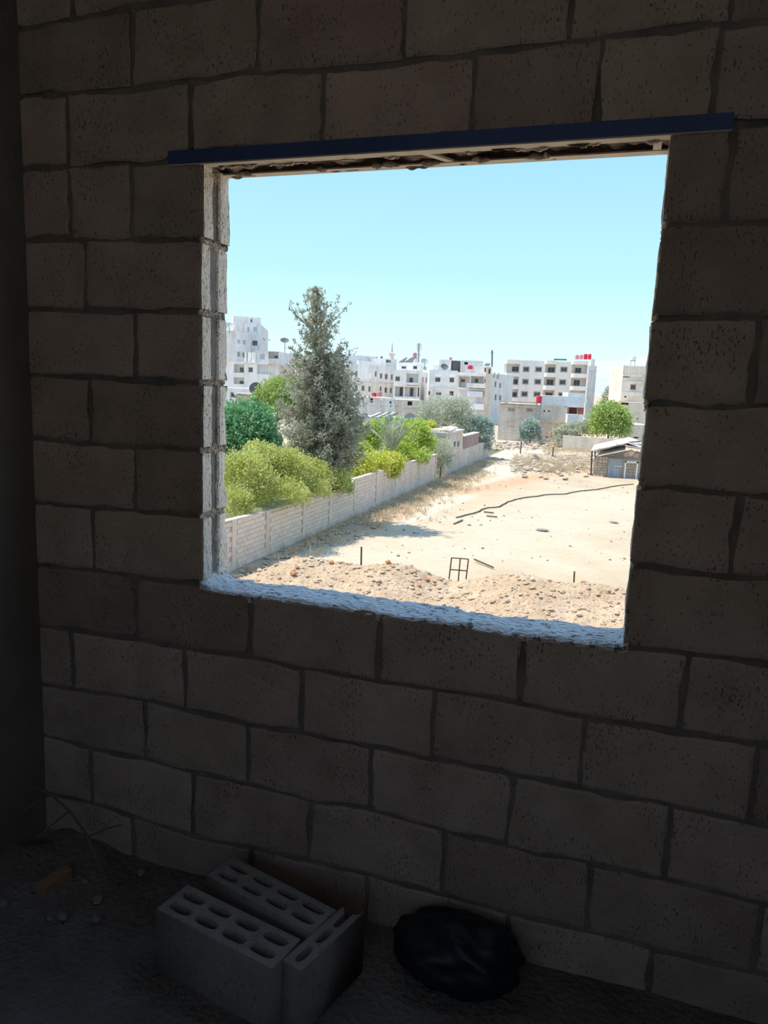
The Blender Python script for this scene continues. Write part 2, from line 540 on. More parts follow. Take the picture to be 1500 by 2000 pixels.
def block_mesh(name, xb0, xb1, zb, zt, y0, y1, parent, material, jamb=None, seed=0.0, nu=14, nv=8):
    """one wall block; zb/zt are functions of x. jamb = 'r' or 'l': that end faces the window opening and is modelled in full."""
    if jamb:
        nv = 18
    fine = []

    def pos(u, v):
        x = xb0 + (xb1 - xb0) * u
        a, b = zb(x), zt(x)
        return x, a + (b - a) * v

    V, F = [], []
    idx = {}
    w, h = abs(xb1 - xb0), 0.2
    for j in range(nv + 1):
        for i in range(nu + 1):
            u, v = i / nu, j / nv
            # crowd the grid towards the rim so the rounded arris is narrow
            u = 0.5 - 0.5 * math.cos(math.pi * u) if i not in (0, nu) else u
            v = 0.5 - 0.5 * math.cos(math.pi * v) if j not in (0, nv) else v
            x, z = pos(u, v)
            d = min(u * w, (1 - u) * w, v * h, (1 - v) * h)
            e = math.exp(-d / 0.006)
            jx = nz(x, seed, z, 9) * 0.008 * e + nz(x, seed + 5, z, 40) * 0.006 * e
            jz = nz(x, seed + 9, z, 9) * 0.009 * e + nz(x, seed + 3, z, 40) * 0.005 * e
            y = y0 + 0.005 * e + 0.002 * nz(x, seed, z, 6) + 0.0015 * nz(x, seed, z, 45)
            if (jamb == 'r' and i == nu) or (jamb == 'l' and i == 0):
                jx *= 0.3
            idx[(i, j)] = len(V)
            V.append((x + jx, y, z + jz))
    for j in range(nv):
        for i in range(nu):
            F.append((idx[(i, j)], idx[(i + 1, j)], idx[(i + 1, j + 1)], idx[(i, j + 1)]))
    loop = [(i, 0) for i in range(nu)] + [(nu, j) for j in range(nv)] + [(i, nv) for i in range(nu, 0, -1)] + [(0, j) for j in range(nv, 0, -1)]
    prev = [idx[q] for q in loop]
    K = 26 if jamb else 1
    for k in range(1, K + 1):
        t = k / K
        cur = []
        for (i, j) in loop:
            bx, by, bz = V[idx[(i, j)]]
            y = by + (y1 - by) * t
            x, z = bx, bz
            on = (i == nu) if jamb == 'r' else ((i == 0) if jamb == 'l' else False)
            if on:
                sgn = -1.0 if jamb == 'r' else 1.0
                v = j / nv
                g = 0.0
                if 0.34 < t < 0.64:
                    s = min((t - 0.34) / 0.05, (0.64 - t) / 0.07, 1.0)
                    g = 0.016 * s
                pit = 0.004 * max(0, nz(x, y * 1.0 + seed, z, 55)) + 0.003 * nz(x, y + seed, z, 18)
                chip = 0.0
                ed = min(v, 1 - v)
                # corners knocked off the outer arris
                if t > 0.8:
                    c = nz(seed * 3.1, 2.0, z, 8.0)
                    chip = max(0.0, (t - 0.8) / 0.2) * (0.018 * max(0.0, c) + 0.03 * max(0, 0.10 - (1 - v)) / 0.10 * max(0.0, nz(seed, 1, 1, 3.3) + 0.5))
                if t < 0.12:
                    chip += (0.12 - t) / 0.12 * 0.006 * max(0.0, nz(seed, 7.0, z, 22))
                x += sgn * (g + pit + chip + 0.004 * math.exp(-ed * h / 0.006))
            cur.append(len(V))
            V.append((x, y, z))
        n = len(loop)
        for a in range(n):
            b = (a + 1) % n
            F.append((prev[b], prev[a], cur[a], cur[b]))
        prev = cur
    F.append(tuple(prev))
    o = mesh_obj(name, V, F, material, parent)
    return o


def build_wall_front():
    courses = sorted(set(list(JOINTS.keys()) + [9]))
    for k in courses:
        if k in JOINTS:
            px, py = JOINTS[k]
            xs = []
            for p in px:
                yy = py
                if yy is None:
                    # read the joint at the course's own mid height
                    g = hit(p, 1000, 1, 0.0)
                    for _ in range(4):
                        zz = 0.5 * (rowz(k, g[0]) + rowz(k + 1, g[0]))
                        # photo y of that height at column p
                        lo, hi = 0.0, 2200.0
                        for _b in range(30):
                            mid = 0.5 * (lo + hi)
                            if hit(p, mid, 1, 0.0)[2] > zz:
                                lo = mid
                            else:
                                hi = mid
                        g = hit(p, lo, 1, 0.0)
                    xs.append(g[0])
                else:
                    xs.append(hit(p, yy, 1, 0.0)[0])
        else:
            xs = [-0.3 + 0.41 * i for i in range(6)]
        while xs[-1] < XR - 0.5:
            xs.append(xs[-1] + 0.41)
        segs = []
        bounds = [XL] + xs + [XR]
        if 0 <= k <= 5:
            jl = hit(*LJ[k], 1, 0.0)[0]
            jr = hit(*RJ[k], 1, 0.0)[0]
            left = [b for b in bounds if b < jl - 0.05] + [jl]
            right = [jr] + [b for b in bounds if b > jr + 0.08]
            while len(right) > 1 and right[1] - right[0] > 0.62:
                right.insert(1, right[0] + 0.41)
            for a, b in zip(left[:-1], left[1:]):
                segs.append((a, b, 'r' if b == jl else None))
            for a, b in zip(right[:-1], right[1:]):
                segs.append((a, b, 'l' if a == jr else None))
        else:
            for a, b in zip(bounds[:-1], bounds[1:]):
                segs.append((a, b, None))
        for (a, b, jm) in segs:
            if b - a < 0.06:
                continue
            sd_ = k * 3.7 + a * 5.3
            g0 = 0.0 if jm == 'l' else 0.006 + 0.004 * (nz(sd_, 1, 1) + 0.5)
            g1 = 0.0 if jm == 'r' else 0.006 + 0.004 * (nz(sd_, 5, 2) + 0.5)
            mt, mb = 0.008 + 0.004 * nz(sd_, 3, 3), 0.008 + 0.004 * nz(sd_, 8, 3)
            if k == -1 and b > 0.0 and a < WW:
                mt = 0.012
            if k == 6:
                zlow = lambda x, kk=k, m=mb: (rowz(kk, x) + m) if (x < -0.12 or x > 1.40) else max(rowz(kk, x) + m, 1.292)
            else:
                zlow = lambda x, kk=k, m=mb: rowz(kk, x) + m
            ztop = lambda x, kk=k, m=mt: rowz(kk + 1, x) - m
            if k == 9:
                ztop = lambda x: ZC
            y0 = 0.002 * nz(sd_, 11, 4)
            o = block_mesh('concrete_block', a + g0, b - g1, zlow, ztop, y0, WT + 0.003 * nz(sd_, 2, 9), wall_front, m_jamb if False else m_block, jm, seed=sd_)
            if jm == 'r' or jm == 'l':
                # daylight painted in: a paler copy of the block colour on the end faces
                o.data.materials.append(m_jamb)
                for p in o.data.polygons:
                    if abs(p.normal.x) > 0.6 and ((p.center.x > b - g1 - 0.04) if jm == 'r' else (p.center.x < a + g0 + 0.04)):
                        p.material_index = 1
    # mortar: beds and perpends, a little behind the block faces, with smears that come forward
    def slab(x0, x1, z0, z1, left_open=False, right_open=False):
        nx, nz_ = max(2, int((x1 - x0) / 0.018)), max(2, int((z1 - z0) / 0.014))
        V, F = [], []
        for j in range(nz_ + 1):
            for i in range(nx + 1):
                x, z = x0 + (x1 - x0) * i / nx, z0 + (z1 - z0) * j / nz_
                y = 0.008 - 0.014 * nz(x, 3.3, z, 6) - 0.005 * nz(x, 8.1, z, 33)
                V.append((x, max(y, 0.0055), z))
        for j in range(nz_):
            for i in range(nx):
                a = j * (nx + 1) + i
                F.append((a, a + 1, a + nx + 2, a + nx + 1))
        n = len(V)
        V += [(x0, WT - 0.01, z0), (x1, WT - 0.01, z0), (x1, WT - 0.01, z1), (x0, WT - 0.01, z1)]
        c = (0, nx, (nx + 1) * (nz_ + 1) - 1, (nx + 1) * nz_)
        F.append((n + 3, n + 2, n + 1, n))
        F.append(tuple(range(0, nx + 1))[::-1] + (n, n + 1))
        F.append(tuple(range(c[3], c[2] + 1)) + (n + 2, n + 3))
        F.append(tuple(range(0, c[3] + 1, nx + 1)) + (n + 3, n))
        F.append(tuple(range(nx, c[2] + 1, nx + 1))[::-1] + (n + 1, n + 2))
        return V, F

    mm = MB()
    for a in ((XL, -0.012, -0.02, 1.27), (WW + 0.012, XR, -0.02, 1.27), (XL, XR, ZF - 0.06, -0.02), (XL, -0.10, 1.27, 1.30), (1.39, XR, 1.27, 1.30), (XL, XR, 1.30, ZC)):
        mm.add(*slab(*a))
    mm.build('mortar', m_mortar, wall_front)

    # crumbly mortar squeezed out of the bed joints onto the jambs
    for k in range(0, 7):
        for side in ('l', 'r'):
            xj = 0.0 if side == 'l' else WW
            if side == 'l':
                kk = min(max(k, 0), 5)
                xj = hit(*LJ[kk], 1, 0.0)[0]
            else:
                kk = min(max(k, 0), 5)
                xj = hit(*RJ[kk], 1, 0.0)[0]
            zc = rowz(k, xj) if k else 0.02
            if k == 6:
                zc = 1.235
            sg = 1 if side == 'l' else -1
            V, F = [], []
            ny, nn = 40, 12
            for i in range(ny + 1):
                y = 0.001 + (WT - 0.004) * i / ny
                for j in range(nn):
                    t = 2 * math.pi * j / nn
                    q = nz(y, k * 2.2 + (5 if sg > 0 else 0), t, 30)
                    rr = 0.007 + 0.010 * q + 0.009 * nz(y, k, t * 0.05, 120)
                    if i in (0, ny):
                        rr *= 0.5
                    V.append((xj - sg * 0.010 + sg * abs(rr) * math.cos(t) * 0.8, y, zc + rr * 1.6 * math.sin(t)))
            for i in range(ny):
                for j in range(nn):
                    a, b = i * nn + j, i * nn + (j + 1) % nn
                    F.append((a, b, b + nn, a + nn))
            F.append(tuple(range(nn))[::-1])
            F.append(tuple(ny * nn + j for j in range(nn)))
            mesh_obj('squeezed_mortar', V, F, m_rmortar, wall_front)

    # rough plastered sill on top of the wall under the opening
    inner = [hit(x, y, 1, 0.0) for x, y in ((396, 1150), (480, 1163), (600, 1178), (740, 1199), (880, 1219), (1022, 1240), (1130, 1254), (1225, 1266))]
    xi, zi = [p[0] for p in inner], [p[2] for p in inner]
    V, F = [], []
    nx, ny = 150, 26
    for i in range(nx + 1):
        x = -0.012 + (WW + 0.028) * i / nx
        z0 = float(np.interp(x, xi, zi))
        yout = WT + 0.004 - 0.012 * max(0, nz(x, 4, 4, 6)) - (0.018 if 0.10 < x < 0.16 else 0.0) - (0.014 if 0.84 < x < 0.98 else 0.0)
        for j in range(ny + 1):
            t = j / ny
            y = 0.001 + 0.003 * nz(x, 9, 1, 30) + (yout - 0.001) * t
            e = min(t, 1 - t)
            z = z0 + 0.006 + 0.007 * nz(x, y, 1, 14) + 0.005 * nz(x, y, 6, 45) - 0.010 * math.exp(-e * WT / 0.006)
            # ends ramp up in mortar against the jambs
            z += 0.03 * math.exp(-abs(x + 0.012) / 0.02) + 0.018 * math.exp(-abs(WW + 0.016 - x) / 0.015)
            for jx in (0.525, 0.955):
                z -= 0.016 * math.exp(-((x - jx) / 0.014) ** 2) * max(0.0, 1 - t * 2.2)
            V.append((x, y, z))
    for i in range(nx):
        for j in range(ny):
            a = i * (ny + 1) + j
            F.append((a, a + ny + 1, a + ny + 2, a + 1))
    n = len(V)
    for i in range(nx + 1):
        x = V[i * (ny + 1)][0]
        V.append((x, 0.004, -0.03))
        V.append((x, WT - 0.004, -0.03))
    for i in range(nx):
        a, b = n + 2 * i, n + 2 * (i + 1)
        F.append((a, b, (i + 1) * (ny + 1), i * (ny + 1)))
        F.append((b + 1, a + 1, i * (ny + 1) + ny, (i + 1) * (ny + 1) + ny))
    mesh_obj('window_sill', V, F, m_sill, wall_front)


build_wall_front()


def lintel():
    root = empty('lintel', (0.63, WT / 2, 1.262), 'blue-black steel lintel with mortar filling across the top of the window', 'lintel')
    x0, x1 = -0.113, 1.39
    zl = lambda x: 1.253 + (x - x0) / (x1 - x0) * 0.012
    th = 0.004

    def angle(name, y_face, inward, mat_leg, mat_fl, hleg):
        # upright leg and flat flange, each its own piece of steel plate welded as one angle
        mb = MB()
        n = 40
        a, b = y_face, y_face + inward * th
        ya, yb = min(a, b), max(a, b)
        for i in range(n):
            xa, xb = x0 + (x1 - x0) * i / n, x0 + (x1 - x0) * (i + 1) / n
            mb.hexa([(xa, ya, zl(xa)), (xb, ya, zl(xb)), (xb, yb, zl(xb)), (xa, yb, zl(xa)), (xa, ya, zl(xa) + hleg), (xb, ya, zl(xb) + hleg), (xb, yb, zl(xb) + hleg), (xa, yb, zl(xa) + hleg)])
        leg = mb.build(name, mat_leg, root)
        mb = MB()
        a, b = y_face, y_face + inward * 0.036
        ya, yb = min(a, b), max(a, b)
        for i in range(n):
            xa, xb = x0 + (x1 - x0) * i / n, x0 + (x1 - x0) * (i + 1) / n
            mb.hexa([(xa, ya, zl(xa) - th), (xb, ya, zl(xb) - th), (xb, yb, zl(xb) - th), (xa, yb, zl(xa) - th), (xa, ya, zl(xa)), (xb, ya, zl(xb)), (xb, yb, zl(xb)), (xa, yb, zl(xa))])
        mb.build('flange', mat_fl, leg)
        return leg

    tag(angle('front_angle', -0.004, 1, m_steel, m_steelpale, 0.037), 'blue-black painted steel angle')
    angle('rear_angle', WT - 0.002, -1, m_steel, m_steelpale, 0.037)
    # mortar pressed between the two angles, its underside ragged, with a gap where daylight shows
    V, F = [], []
    nx, ny = 170, 22
    for i in range(nx + 1):
        x = -0.02 + 1.30 * i / nx
        for j in range(ny + 1):
            y = 0.022 + (WT - 0.040) * j / ny
            t = j / ny
            z = zl(x) + 0.016 + 0.018 * nz(x, y, 2.0, 9) + 0.010 * nz(x, y, 5.0, 35) - 0.016 * math.exp(-min(t, 1 - t) / 0.12)
            V.append((x, y, z))
    for i in range(nx):
        for j in range(ny):
            x = -0.02 + 1.30 * (i + 0.5) / nx
            if (0.775 < x < 0.862 and 6 <= j <= 14 + int(3 * nz(x, 0, 0, 60))) or (0.318 < x < 0.335 and 8 < j < 13):
                continue
            a = i * (ny + 1) + j
            F.append((a + 1, a + ny + 2, a + ny + 1, a))
    mesh_obj('mortar_fill', V, F, m_lmortar, root)
    # lips of mortar that ran over the flange edges
    for s in range(26):
        xc = rng.uniform(0.03, 1.23)
        y = 0.034 if s % 3 else WT - 0.036
        mb = MB()
        L_ = rng.uniform(0.02, 0.06)
        pts = [(xc + L_ * (q / 6 - 0.5), y + rng.uniform(-0.005, 0.006), zl(xc) - 0.002 + rng.uniform(-0.003, 0.003)) for q in range(7)]
        mb.tube(pts, [0.002, 0.006, 0.008, 0.009, 0.007, 0.006, 0.002], 6)
        mb.build('mortar_lip', m_rmortar, root)
    for px, py, ang in ((425, 345, 0.55), (862, 318, 0.6), (1284, 286, 0.0)):
        p = hit(px, py, 2, 1.256)
        mb = MB()
        yc = WT / 2
        d = 0.05
        z = zl(p[0]) + 0.001
        mb.bar((p[0] - d * math.tan(ang), 0.022, z), (p[0] + d * math.tan(ang), WT - 0.022, z), 0.020, 0.006)
        mb.build('tie_bar', m_steelpale, root)


lintel()


def plain(name, label, cat, boxes, m, kind='structure', parts=None):
    mb = MB()
    for b in boxes:
        mb.box(*b)
    o = mb.build(name, m)
    return tag(o, label, cat, kind=kind)


YB = -4.3
# floor with dust humps
V, F = [], []
nx, ny = 120, 150
for i in range(nx + 1):
    for j in range(ny + 1):
        x, y = XL + (XR - XL) * i / nx, YB + (0.02 - YB) * j / ny
        z = ZF + 0.010 * nz(x, y, 0, 2.5) + 0.005 * nz(x, y, 3, 11) + 0.05 * math.exp(-((x + 0.66) / 0.3) ** 2 - ((y) / 0.3) ** 2) * (1 + nz(x, y, 1, 9))
        V.append((x, y, z))
for i in range(nx):
    for j in range(ny):
        a = i * (ny + 1) + j
        F.append((a, a + ny + 1, a + ny + 2, a + 1))
n = len(V)
V += [(XL, YB, ZF - 0.2), (XR, YB, ZF - 0.2), (XR, 0.02, ZF - 0.2), (XL, 0.02, ZF - 0.2)]
F.append((n, n + 3, n + 2, n + 1))
tag(mesh_obj('floor', V, F, m_floor), 'dusty bare concrete floor of the unfinished room', 'floor', kind='structure')
plain('ceiling', 'bare concrete ceiling slab of the unfinished room', 'ceiling', [(XL - 0.3, XR + 0.3, YB - 0.2, WT + 0.05, ZC, ZC + 0.18)], m_ceil)
plain('wall_left', 'dark bare concrete side wall at the left edge', 'wall', [(-0.95, -0.637, YB - 0.2, WT, ZF - 0.2, ZC)], m_conc)
plain('wall_right', 'bare concrete side wall to the right of the camera', 'wall', [(XR, XR + 0.2, YB - 0.2, WT, ZF - 0.2, ZC)], m_conc)
DX0, DX1, DZ0, DZ = -0.45, 2.50, 0.30, 1.92  # opening added behind the camera to light the room
plain('wall_back', 'bare concrete wall behind the camera with a high opening added to let light in', 'wall',
      [(XL, DX0, YB - 0.2, YB, ZF - 0.2, ZC), (DX1, XR, YB - 0.2, YB, ZF - 0.2, ZC), (DX0, DX1, YB - 0.2, YB, DZ, ZC), (DX0, DX1, YB - 0.2, YB, ZF - 0.2, DZ0)], m_conc)


plain('wall_bounce', 'plain beige unseen wall added behind the room to bounce warm light', 'wall', [(-16, 20, -14.5, -13.5, -6.5, 5.2)], mat('bounce_wall_render', (0.58, 0.48, 0.39), (0.66, 0.56, 0.46), 0.8))  # unseen wall added to hide low sky and reflect warm light indoors


# ---- loose hollow blocks on the floor
def hollow_block(name, label, corner, ang, L, W, H, rows, cols, ztop, broken=False):
    cu = bpy.data.curves.new('tmp', 'CURVE')
    cu.dimensions = '2D'
    cu.fill_mode = 'BOTH'
    cu.extrude = H / 2 - 0.002
    cu.bevel_depth = 0.002
    cu.bevel_resolution = 1

    def spline(pts):
        s = cu.splines.new('POLY')
        s.points.add(len(pts) - 1)
        for p, q in zip(s.points, pts):
            p.co = (q[0], q[1], 0, 1)
        s.use_cyclic_u = True

    inset = 0.002
    if broken:
        spline([(inset, inset), (L, inset), (L - 0.012, 0.006), (L - 0.02, 0.018), (L - 0.085, 0.02), (L - 0.092, W / 2), (L - 0.085, W - 0.022), (L - 0.03, W - 0.02), (L - 0.012, W - 0.004), (L - 0.015, W - inset), (inset, W - inset)])
    else:
        spline([(inset, inset), (L - inset, inset), (L - inset, W - inset), (inset, W - inset)])
    hw = (W - 0.018 * (rows + 1)) / rows
    hl = (L - 0.018 * (cols + 1)) / cols
    for r in range(rows):
        for c in range(cols):
            if broken and c == cols - 1:
                continue
            cx, cy = 0.018 + hl / 2 + c * (hl + 0.018), 0.018 + hw / 2 + r * (hw + 0.018)
            pts = []
            ex = 2.8
            for k in range(22):
                t = -2 * math.pi * k / 22
                ct, st = math.cos(t), math.sin(t)
                pts.append((cx + (hl / 2) * math.copysign(abs(ct) ** (2 / ex), ct), cy + (hw / 2) * math.copysign(abs(st) ** (2 / ex), st)))
            spline(pts)
    tmp = bpy.data.objects.new('tmp', cu)
    COL.objects.link(tmp)
    dg = bpy.context.evaluated_depsgraph_get()
    me = bpy.data.meshes.new_from_object(tmp.evaluated_get(dg))
    bpy.data.objects.remove(tmp)
    bpy.data.curves.remove(cu)
    me.name = name
    me.materials.clear()
    me.materials.append(m_hollow)
    for v in me.vertices:
        v.co.z += H / 2
    o = bpy.data.objects.new(name, me)
    o.location = (corner[0], corner[1], ztop - H)
    o.rotation_euler = (0, 0, ang)
    link(o)
    tag(o, label, 'concrete block', 'loose hollow blocks on the floor')
    # the closed web at the foot of the cells
    mb = MB()
    mb.box(0.004, L - (0.09 if broken else 0.004), 0.004, W - 0.004, 0.0, 0.02)
    me2 = bpy.data.meshes.new('cell_floor')
    me2.from_pydata(mb.v, [], mb.f)
    me2.materials.append(m_hollow)
    c = bpy.data.objects.new('cell_floor', me2)
    link(c, o)
    return o


ZT = -0.805
a_, b_ = hit(305, 1774, 2, ZT), hit(537, 1895, 2, ZT)
hollow_block('hollow_block', 'front hollow concrete block with two rows of four oval holes', a_, math.atan2(b_[1] - a_[1], b_[0] - a_[0]), 0.405, 0.122, 0.195, 2, 4, ZT)
a2, b2 = hit(392, 1712, 2, ZT), hit(602, 1829, 2, ZT)
hollow_block('hollow_block', 'rear hollow concrete block lying between the front block and the wall', a2 + np.array([0.012, 0.012, 0]), math.atan2(b2[1] - a2[1], b2[0] - a2[0]), 0.40, 0.112, 0.193, 2, 4, ZT)
a3, b3 = hit(588, 1897, 2, ZT), hit(695, 1796, 2, ZT)
hollow_block('hollow_block', 'narrow broken hollow block set crosswise at the right end of the pair', a3, math.atan2(b3[1] - a3[1], b3[0] - a3[0]), 0.262, 0.062, 0.195, 1, 3, ZT, True)

# ---- black plastic bag against the wall
V, F = [], []
nu, nv = 48, 30
for j in range(nv + 1):
    ph = math.pi * j / nv
    for i in range(nu):
        th = 2 * math.pi * i / nu
        x, y, z = math.sin(ph) * math.cos(th), math.sin(ph) * math.sin(th), math.cos(ph)
        r = 1 + 0.16 * nz(x, y, z, 1.7) + 0.10 * nz(x + 4, y, z, 4.0) + 0.05 * abs(nz(x, y + 3, z, 9))
        V.append((0.905 + 0.185 * r * x, -0.135 + 0.115 * r * y, max(ZF + 0.004, ZF + 0.085 + 0.10 * r * z)))
for j in range(nv):
    for i in range(nu):
        a, b = j * nu + i, j * nu + (i + 1) % nu
        F.append((a, a + nu, b + nu, b))
bag = mesh_obj('plastic_bag', V, F, m_bag, None, True, origin=(0.905, -0.135, ZF))
tag(bag, 'crumpled black plastic bag on the floor against the wall', 'bag')

# ---- scrap on the floor
p0, p1 = hit(78, 1738, 2, ZF + 0.03), hit(132, 1702, 2, ZF + 0.03)
mb = MB()
dv = (p1 - p0) / np.linalg.norm(p1 - p0)
sv = np.array([-dv[1], dv[0], 0])
q = [p0 - sv * 0.022, p1 - sv * 0.020, p1 + sv * 0.022 + dv * 0.01, p0 + sv * 0.021]
for k in range(4):
    q[k] = np.array([q[k][0], q[k][1], ZF + 0.008])
mb.hexa([*q, *[p + np.array([0, 0, 0.034]) for p in q]])
tag(mb.build('wood_offcut', m_wood, origin=(*p0[:2], ZF)), 'short brown wooden offcut on the dark floor at the left', 'wood')
tw = empty('dry_branch', (-0.50, -0.05, ZF), 'thin dry forked branch leaning in the left corner', 'branch')
main = [(-0.60, -0.09, ZF + 0.24), (-0.52, -0.10, ZF + 0.235), (-0.44, -0.11, ZF + 0.20), (-0.36, -0.12, ZF + 0.13), (-0.30, -0.13, ZF + 0.03)]
MB().tube(main, [0.004, 0.004, 0.005, 0.005, 0.006], 6).build('stem', m_twig, tw)
for a, b in (((-0.44, -0.11, ZF + 0.20), (-0.50, -0.20, ZF + 0.14)), ((-0.36, -0.12, ZF + 0.13), (-0.28, -0.05, ZF + 0.15)), ((-0.52, -0.10, ZF + 0.235), (-0.58, -0.16, ZF + 0.20))):
    MB().tube([a, tuple((np.array(a) + np.array(b)) / 2 + 0.008), b], [0.004, 0.003, 0.002], 5).build('twig', m_twig, tw)


def lump(c, r, seed, sq=(1, 1, 0.7), sub=1):
    bm = bmesh.new()
    bmesh.ops.create_icosphere(bm, subdivisions=sub, radius=1.0)
    rot = Matrix.Rotation(seed * 1.7, 3, 'Z') @ Matrix.Rotation(seed * 0.9, 3, 'X')
    vs = []
    for v in bm.verts:
        p = v.co.copy()
        k = 1 + 0.45 * nz(p.x + seed * 3.3, p.y, p.z, 1.1)
        p = rot @ Vector((p.x * k, p.y * k * 0.85, p.z * k * 0.8))
        vs.append((c[0] + r * p.x * sq[0], c[1] + r * p.y * sq[1], c[2] + r * p.z * sq[2]))
    fs = [tuple(v.index for v in f.verts) for f in bm.faces]
    bm.free()
    return vs, fs


for k in range(9):
    x, y = -0.58 + 0.42 * rng.random(), -0.05 - 0.55 * rng.random()
    r = rng.uniform(0.010, 0.026)
    vs, fs = lump((x, y, ZF + r * 0.5 + 0.004), r, k + 1.0)
    tag(mesh_obj('rubble_chip', vs, fs, m_rubble, origin=(x, y, ZF)), 'small grey concrete chip among the rubble in the dark left corner', 'rubble', 'concrete chips in the left corner')

# ================================================================== outside: the lot
def dist_poly(P, pts):
    d = np.full(len(P), 1e9)
    for a, b in zip(pts[:-1], pts[1:]):
        a, b = np.array(a[:2]), np.array(b[:2])
        ab = b - a
        t = np.clip(((P - a) @ ab) / (ab @ ab + 1e-9), 0, 1)
        d = np.minimum(d, np.linalg.norm(P - (a + t[:, None] * ab), axis=1))
    return d


WX = -12.2      # line of the garden wall, square to our facade


def ground_z(x, y):
    return ZG + 0.05 * nz(x, y, 0, 0.35) + 0.03 * nz(x, y, 4, 1.1)


def build_ground():
    xs = np.arange(-34, 22.01, 0.4)
    ys = 9.0 * (150 / 9.0) ** (np.arange(0, 241) / 240)
    nx, ny = len(xs), len(ys)
    V = []
    for y in ys:
        for x in xs:
            V.append((x, y, ground_z(x, y)))
    F = []
    for j in range(ny - 1):
        for i in range(nx - 1):
            a = j * nx + i
            F.append((a, a + 1, a + nx + 1, a + nx))
    o = mesh_obj('ground', V, F, m_ground, None, True)
    tag(o, 'pale sandy empty building lot below the window', 'ground', kind='structure')
    P = np.array(V)[:, :2]
    pale = np.zeros(len(P))
    for poly, w, k in (
        ([gp(790, 1000), gp(900, 958), gp(1040, 918), gp(1100, 905)], 0.55, 1.0),
        ([gp(770, 1030), gp(850, 995), gp(960, 950), gp(1080, 918)], 0.5, 1.0),
        ([gp(985, 925), gp(980, 905), gp(990, 888), gp(1000, 876), (-14, 110)], 2.0, 1.4),
        ([gp(1000, 878), gp(1100, 886), gp(1200, 892), (12, 82)], 1.6, 1.2),
        ([gp(650, 1080), gp(780, 1075), gp(900, 1060), gp(1100, 1000), gp(1230, 975)], 4.0, 0.5),
    ):
        pale = np.maximum(pale, k * np.clip(1.4 - dist_poly(P, [tuple(q) for q in poly]) / w, 0, 1))
    rust = np.zeros(len(P))
    for poly, w, k in (([gp(900, 962), gp(1000, 942), gp(1060, 928)], 1.2, 0.9), ([gp(730, 1030), gp(790, 985), gp(900, 935)], 0.9, 0.6),
                       ([gp(975, 872), gp(1100, 868)], 3.0, 0.5)):
        rust = np.maximum(rust, k * np.clip(1.4 - dist_poly(P, [tuple(q) for q in poly]) / w, 0, 1))
    lit = 0.9 * np.clip(1.3 - dist_poly(P, [(WX, 15), (WX, 75)]) / 1.6, 0, 1)
    lit = np.maximum(lit, 0.6 * np.clip(1.4 - dist_poly(P, [tuple(gp(1000, 905)), tuple(gp(1080, 910)), tuple(gp(1150, 916))]) / 2.2, 0, 1))
    gar = np.where((P[:, 0] < WX - 0.1) & (P[:, 1] < 88), 1.0, 0.0)
    for nme, arr in (('pale', pale), ('rust', rust), ('litter', lit), ('garden', gar)):
        at = o.data.attributes.new(nme, 'FLOAT', 'POINT')
        at.data.foreach_set('value', arr.astype(np.float32))
    # the land beyond
    mb = MB()
    mb.quad((-900, 149, ZG - 0.1), (900, 149, ZG - 0.1), (900, 2500, ZG - 0.1), (-900, 2500, ZG - 0.1))
    mb.quad((-900, 1, ZG - 0.1), (-33.9, 1, ZG - 0.1), (-33.9, 149, ZG - 0.1), (-900, 149, ZG - 0.1))
    mb.quad((21.9, 1, ZG - 0.1), (900, 1, ZG - 0.1), (900, 149, ZG - 0.1), (21.9, 149, ZG - 0.1))
    mb.quad((-900, -900, ZG - 0.1), (900, -900, ZG - 0.1), (900, 1, ZG - 0.1), (-900, 1, ZG - 0.1))  # unseen ground behind the room, added to bounce warm light in
    mb.quad((-33.9, 1, ZG - 0.1), (21.9, 1, ZG - 0.1), (21.9, 9.2, ZG - 0.1), (-33.9, 9.2, ZG - 0.1))
    tag(mb.build('ground_beyond', m_ground), 'sandy ground stretching away under the distant houses', 'ground', kind='structure')


build_ground()

# earth heap along the near side of the lot
YM = 20.0
crest_px = [(440, 1140), (470, 1134), (515, 1112), (545, 1098), (575, 1091), (620, 1096), (660, 1102), (700, 1108), (755, 1101), (790, 1106), (840, 1124), (880, 1138), (935, 1136), (1010, 1123), (1050, 1128), (1100, 1139), (1160, 1146), (1230, 1151)]
cq = [atY(x, y, YM) for x, y in crest_px]
CXs, CZs = [p[0] for p in cq], [p[2] for p in cq]
CXs, CZs = [CXs[0] - 1.5] + CXs + [6, 12, 16], [ZG - 0.1] + CZs + [CZs[-1], -5.0, ZG]


def mound_z(x, y):
    zc = float(np.interp(x, CXs, CZs))
    h = zc - ZG
    yc = YM + 0.6 * nz(x, 0, 7, 0.4)
    if y > yc:
        t = (y - yc) / 2.6
    else:
        t = (yc - y) / 9.0
    k = max(0.0, 1 - t)
    k = k * k * (3 - 2 * k) if y > yc else k ** 1.15
    z = ZG - 0.12 + (h + 0.12) * k
    return z + (0.10 * nz(x, y, 0, 0.9) + 0.06 * nz(x, y, 3, 2.7) + 0.03 * nz(x, y, 8, 7)) * min(1, k * 3)


V, F = [], []
mx, my = np.arange(-13.0, 8.01, 0.09), np.arange(12.0, 23.01, 0.09)
for y in my:
    for x in mx:
        V.append((x, y, mound_z(x, y)))
for j in range(len(my) - 1):
    for i in range(len(mx) - 1):
        a = j * len(mx) + i
        F.append((a, a + 1, a + len(mx) + 1, a + len(mx)))
tag(mesh_obj('earth_mound', V, F, m_mound, None, False, origin=(-3, 18, ZG)), 'long heap of excavated reddish earth just below the window', 'mound', kind='structure')


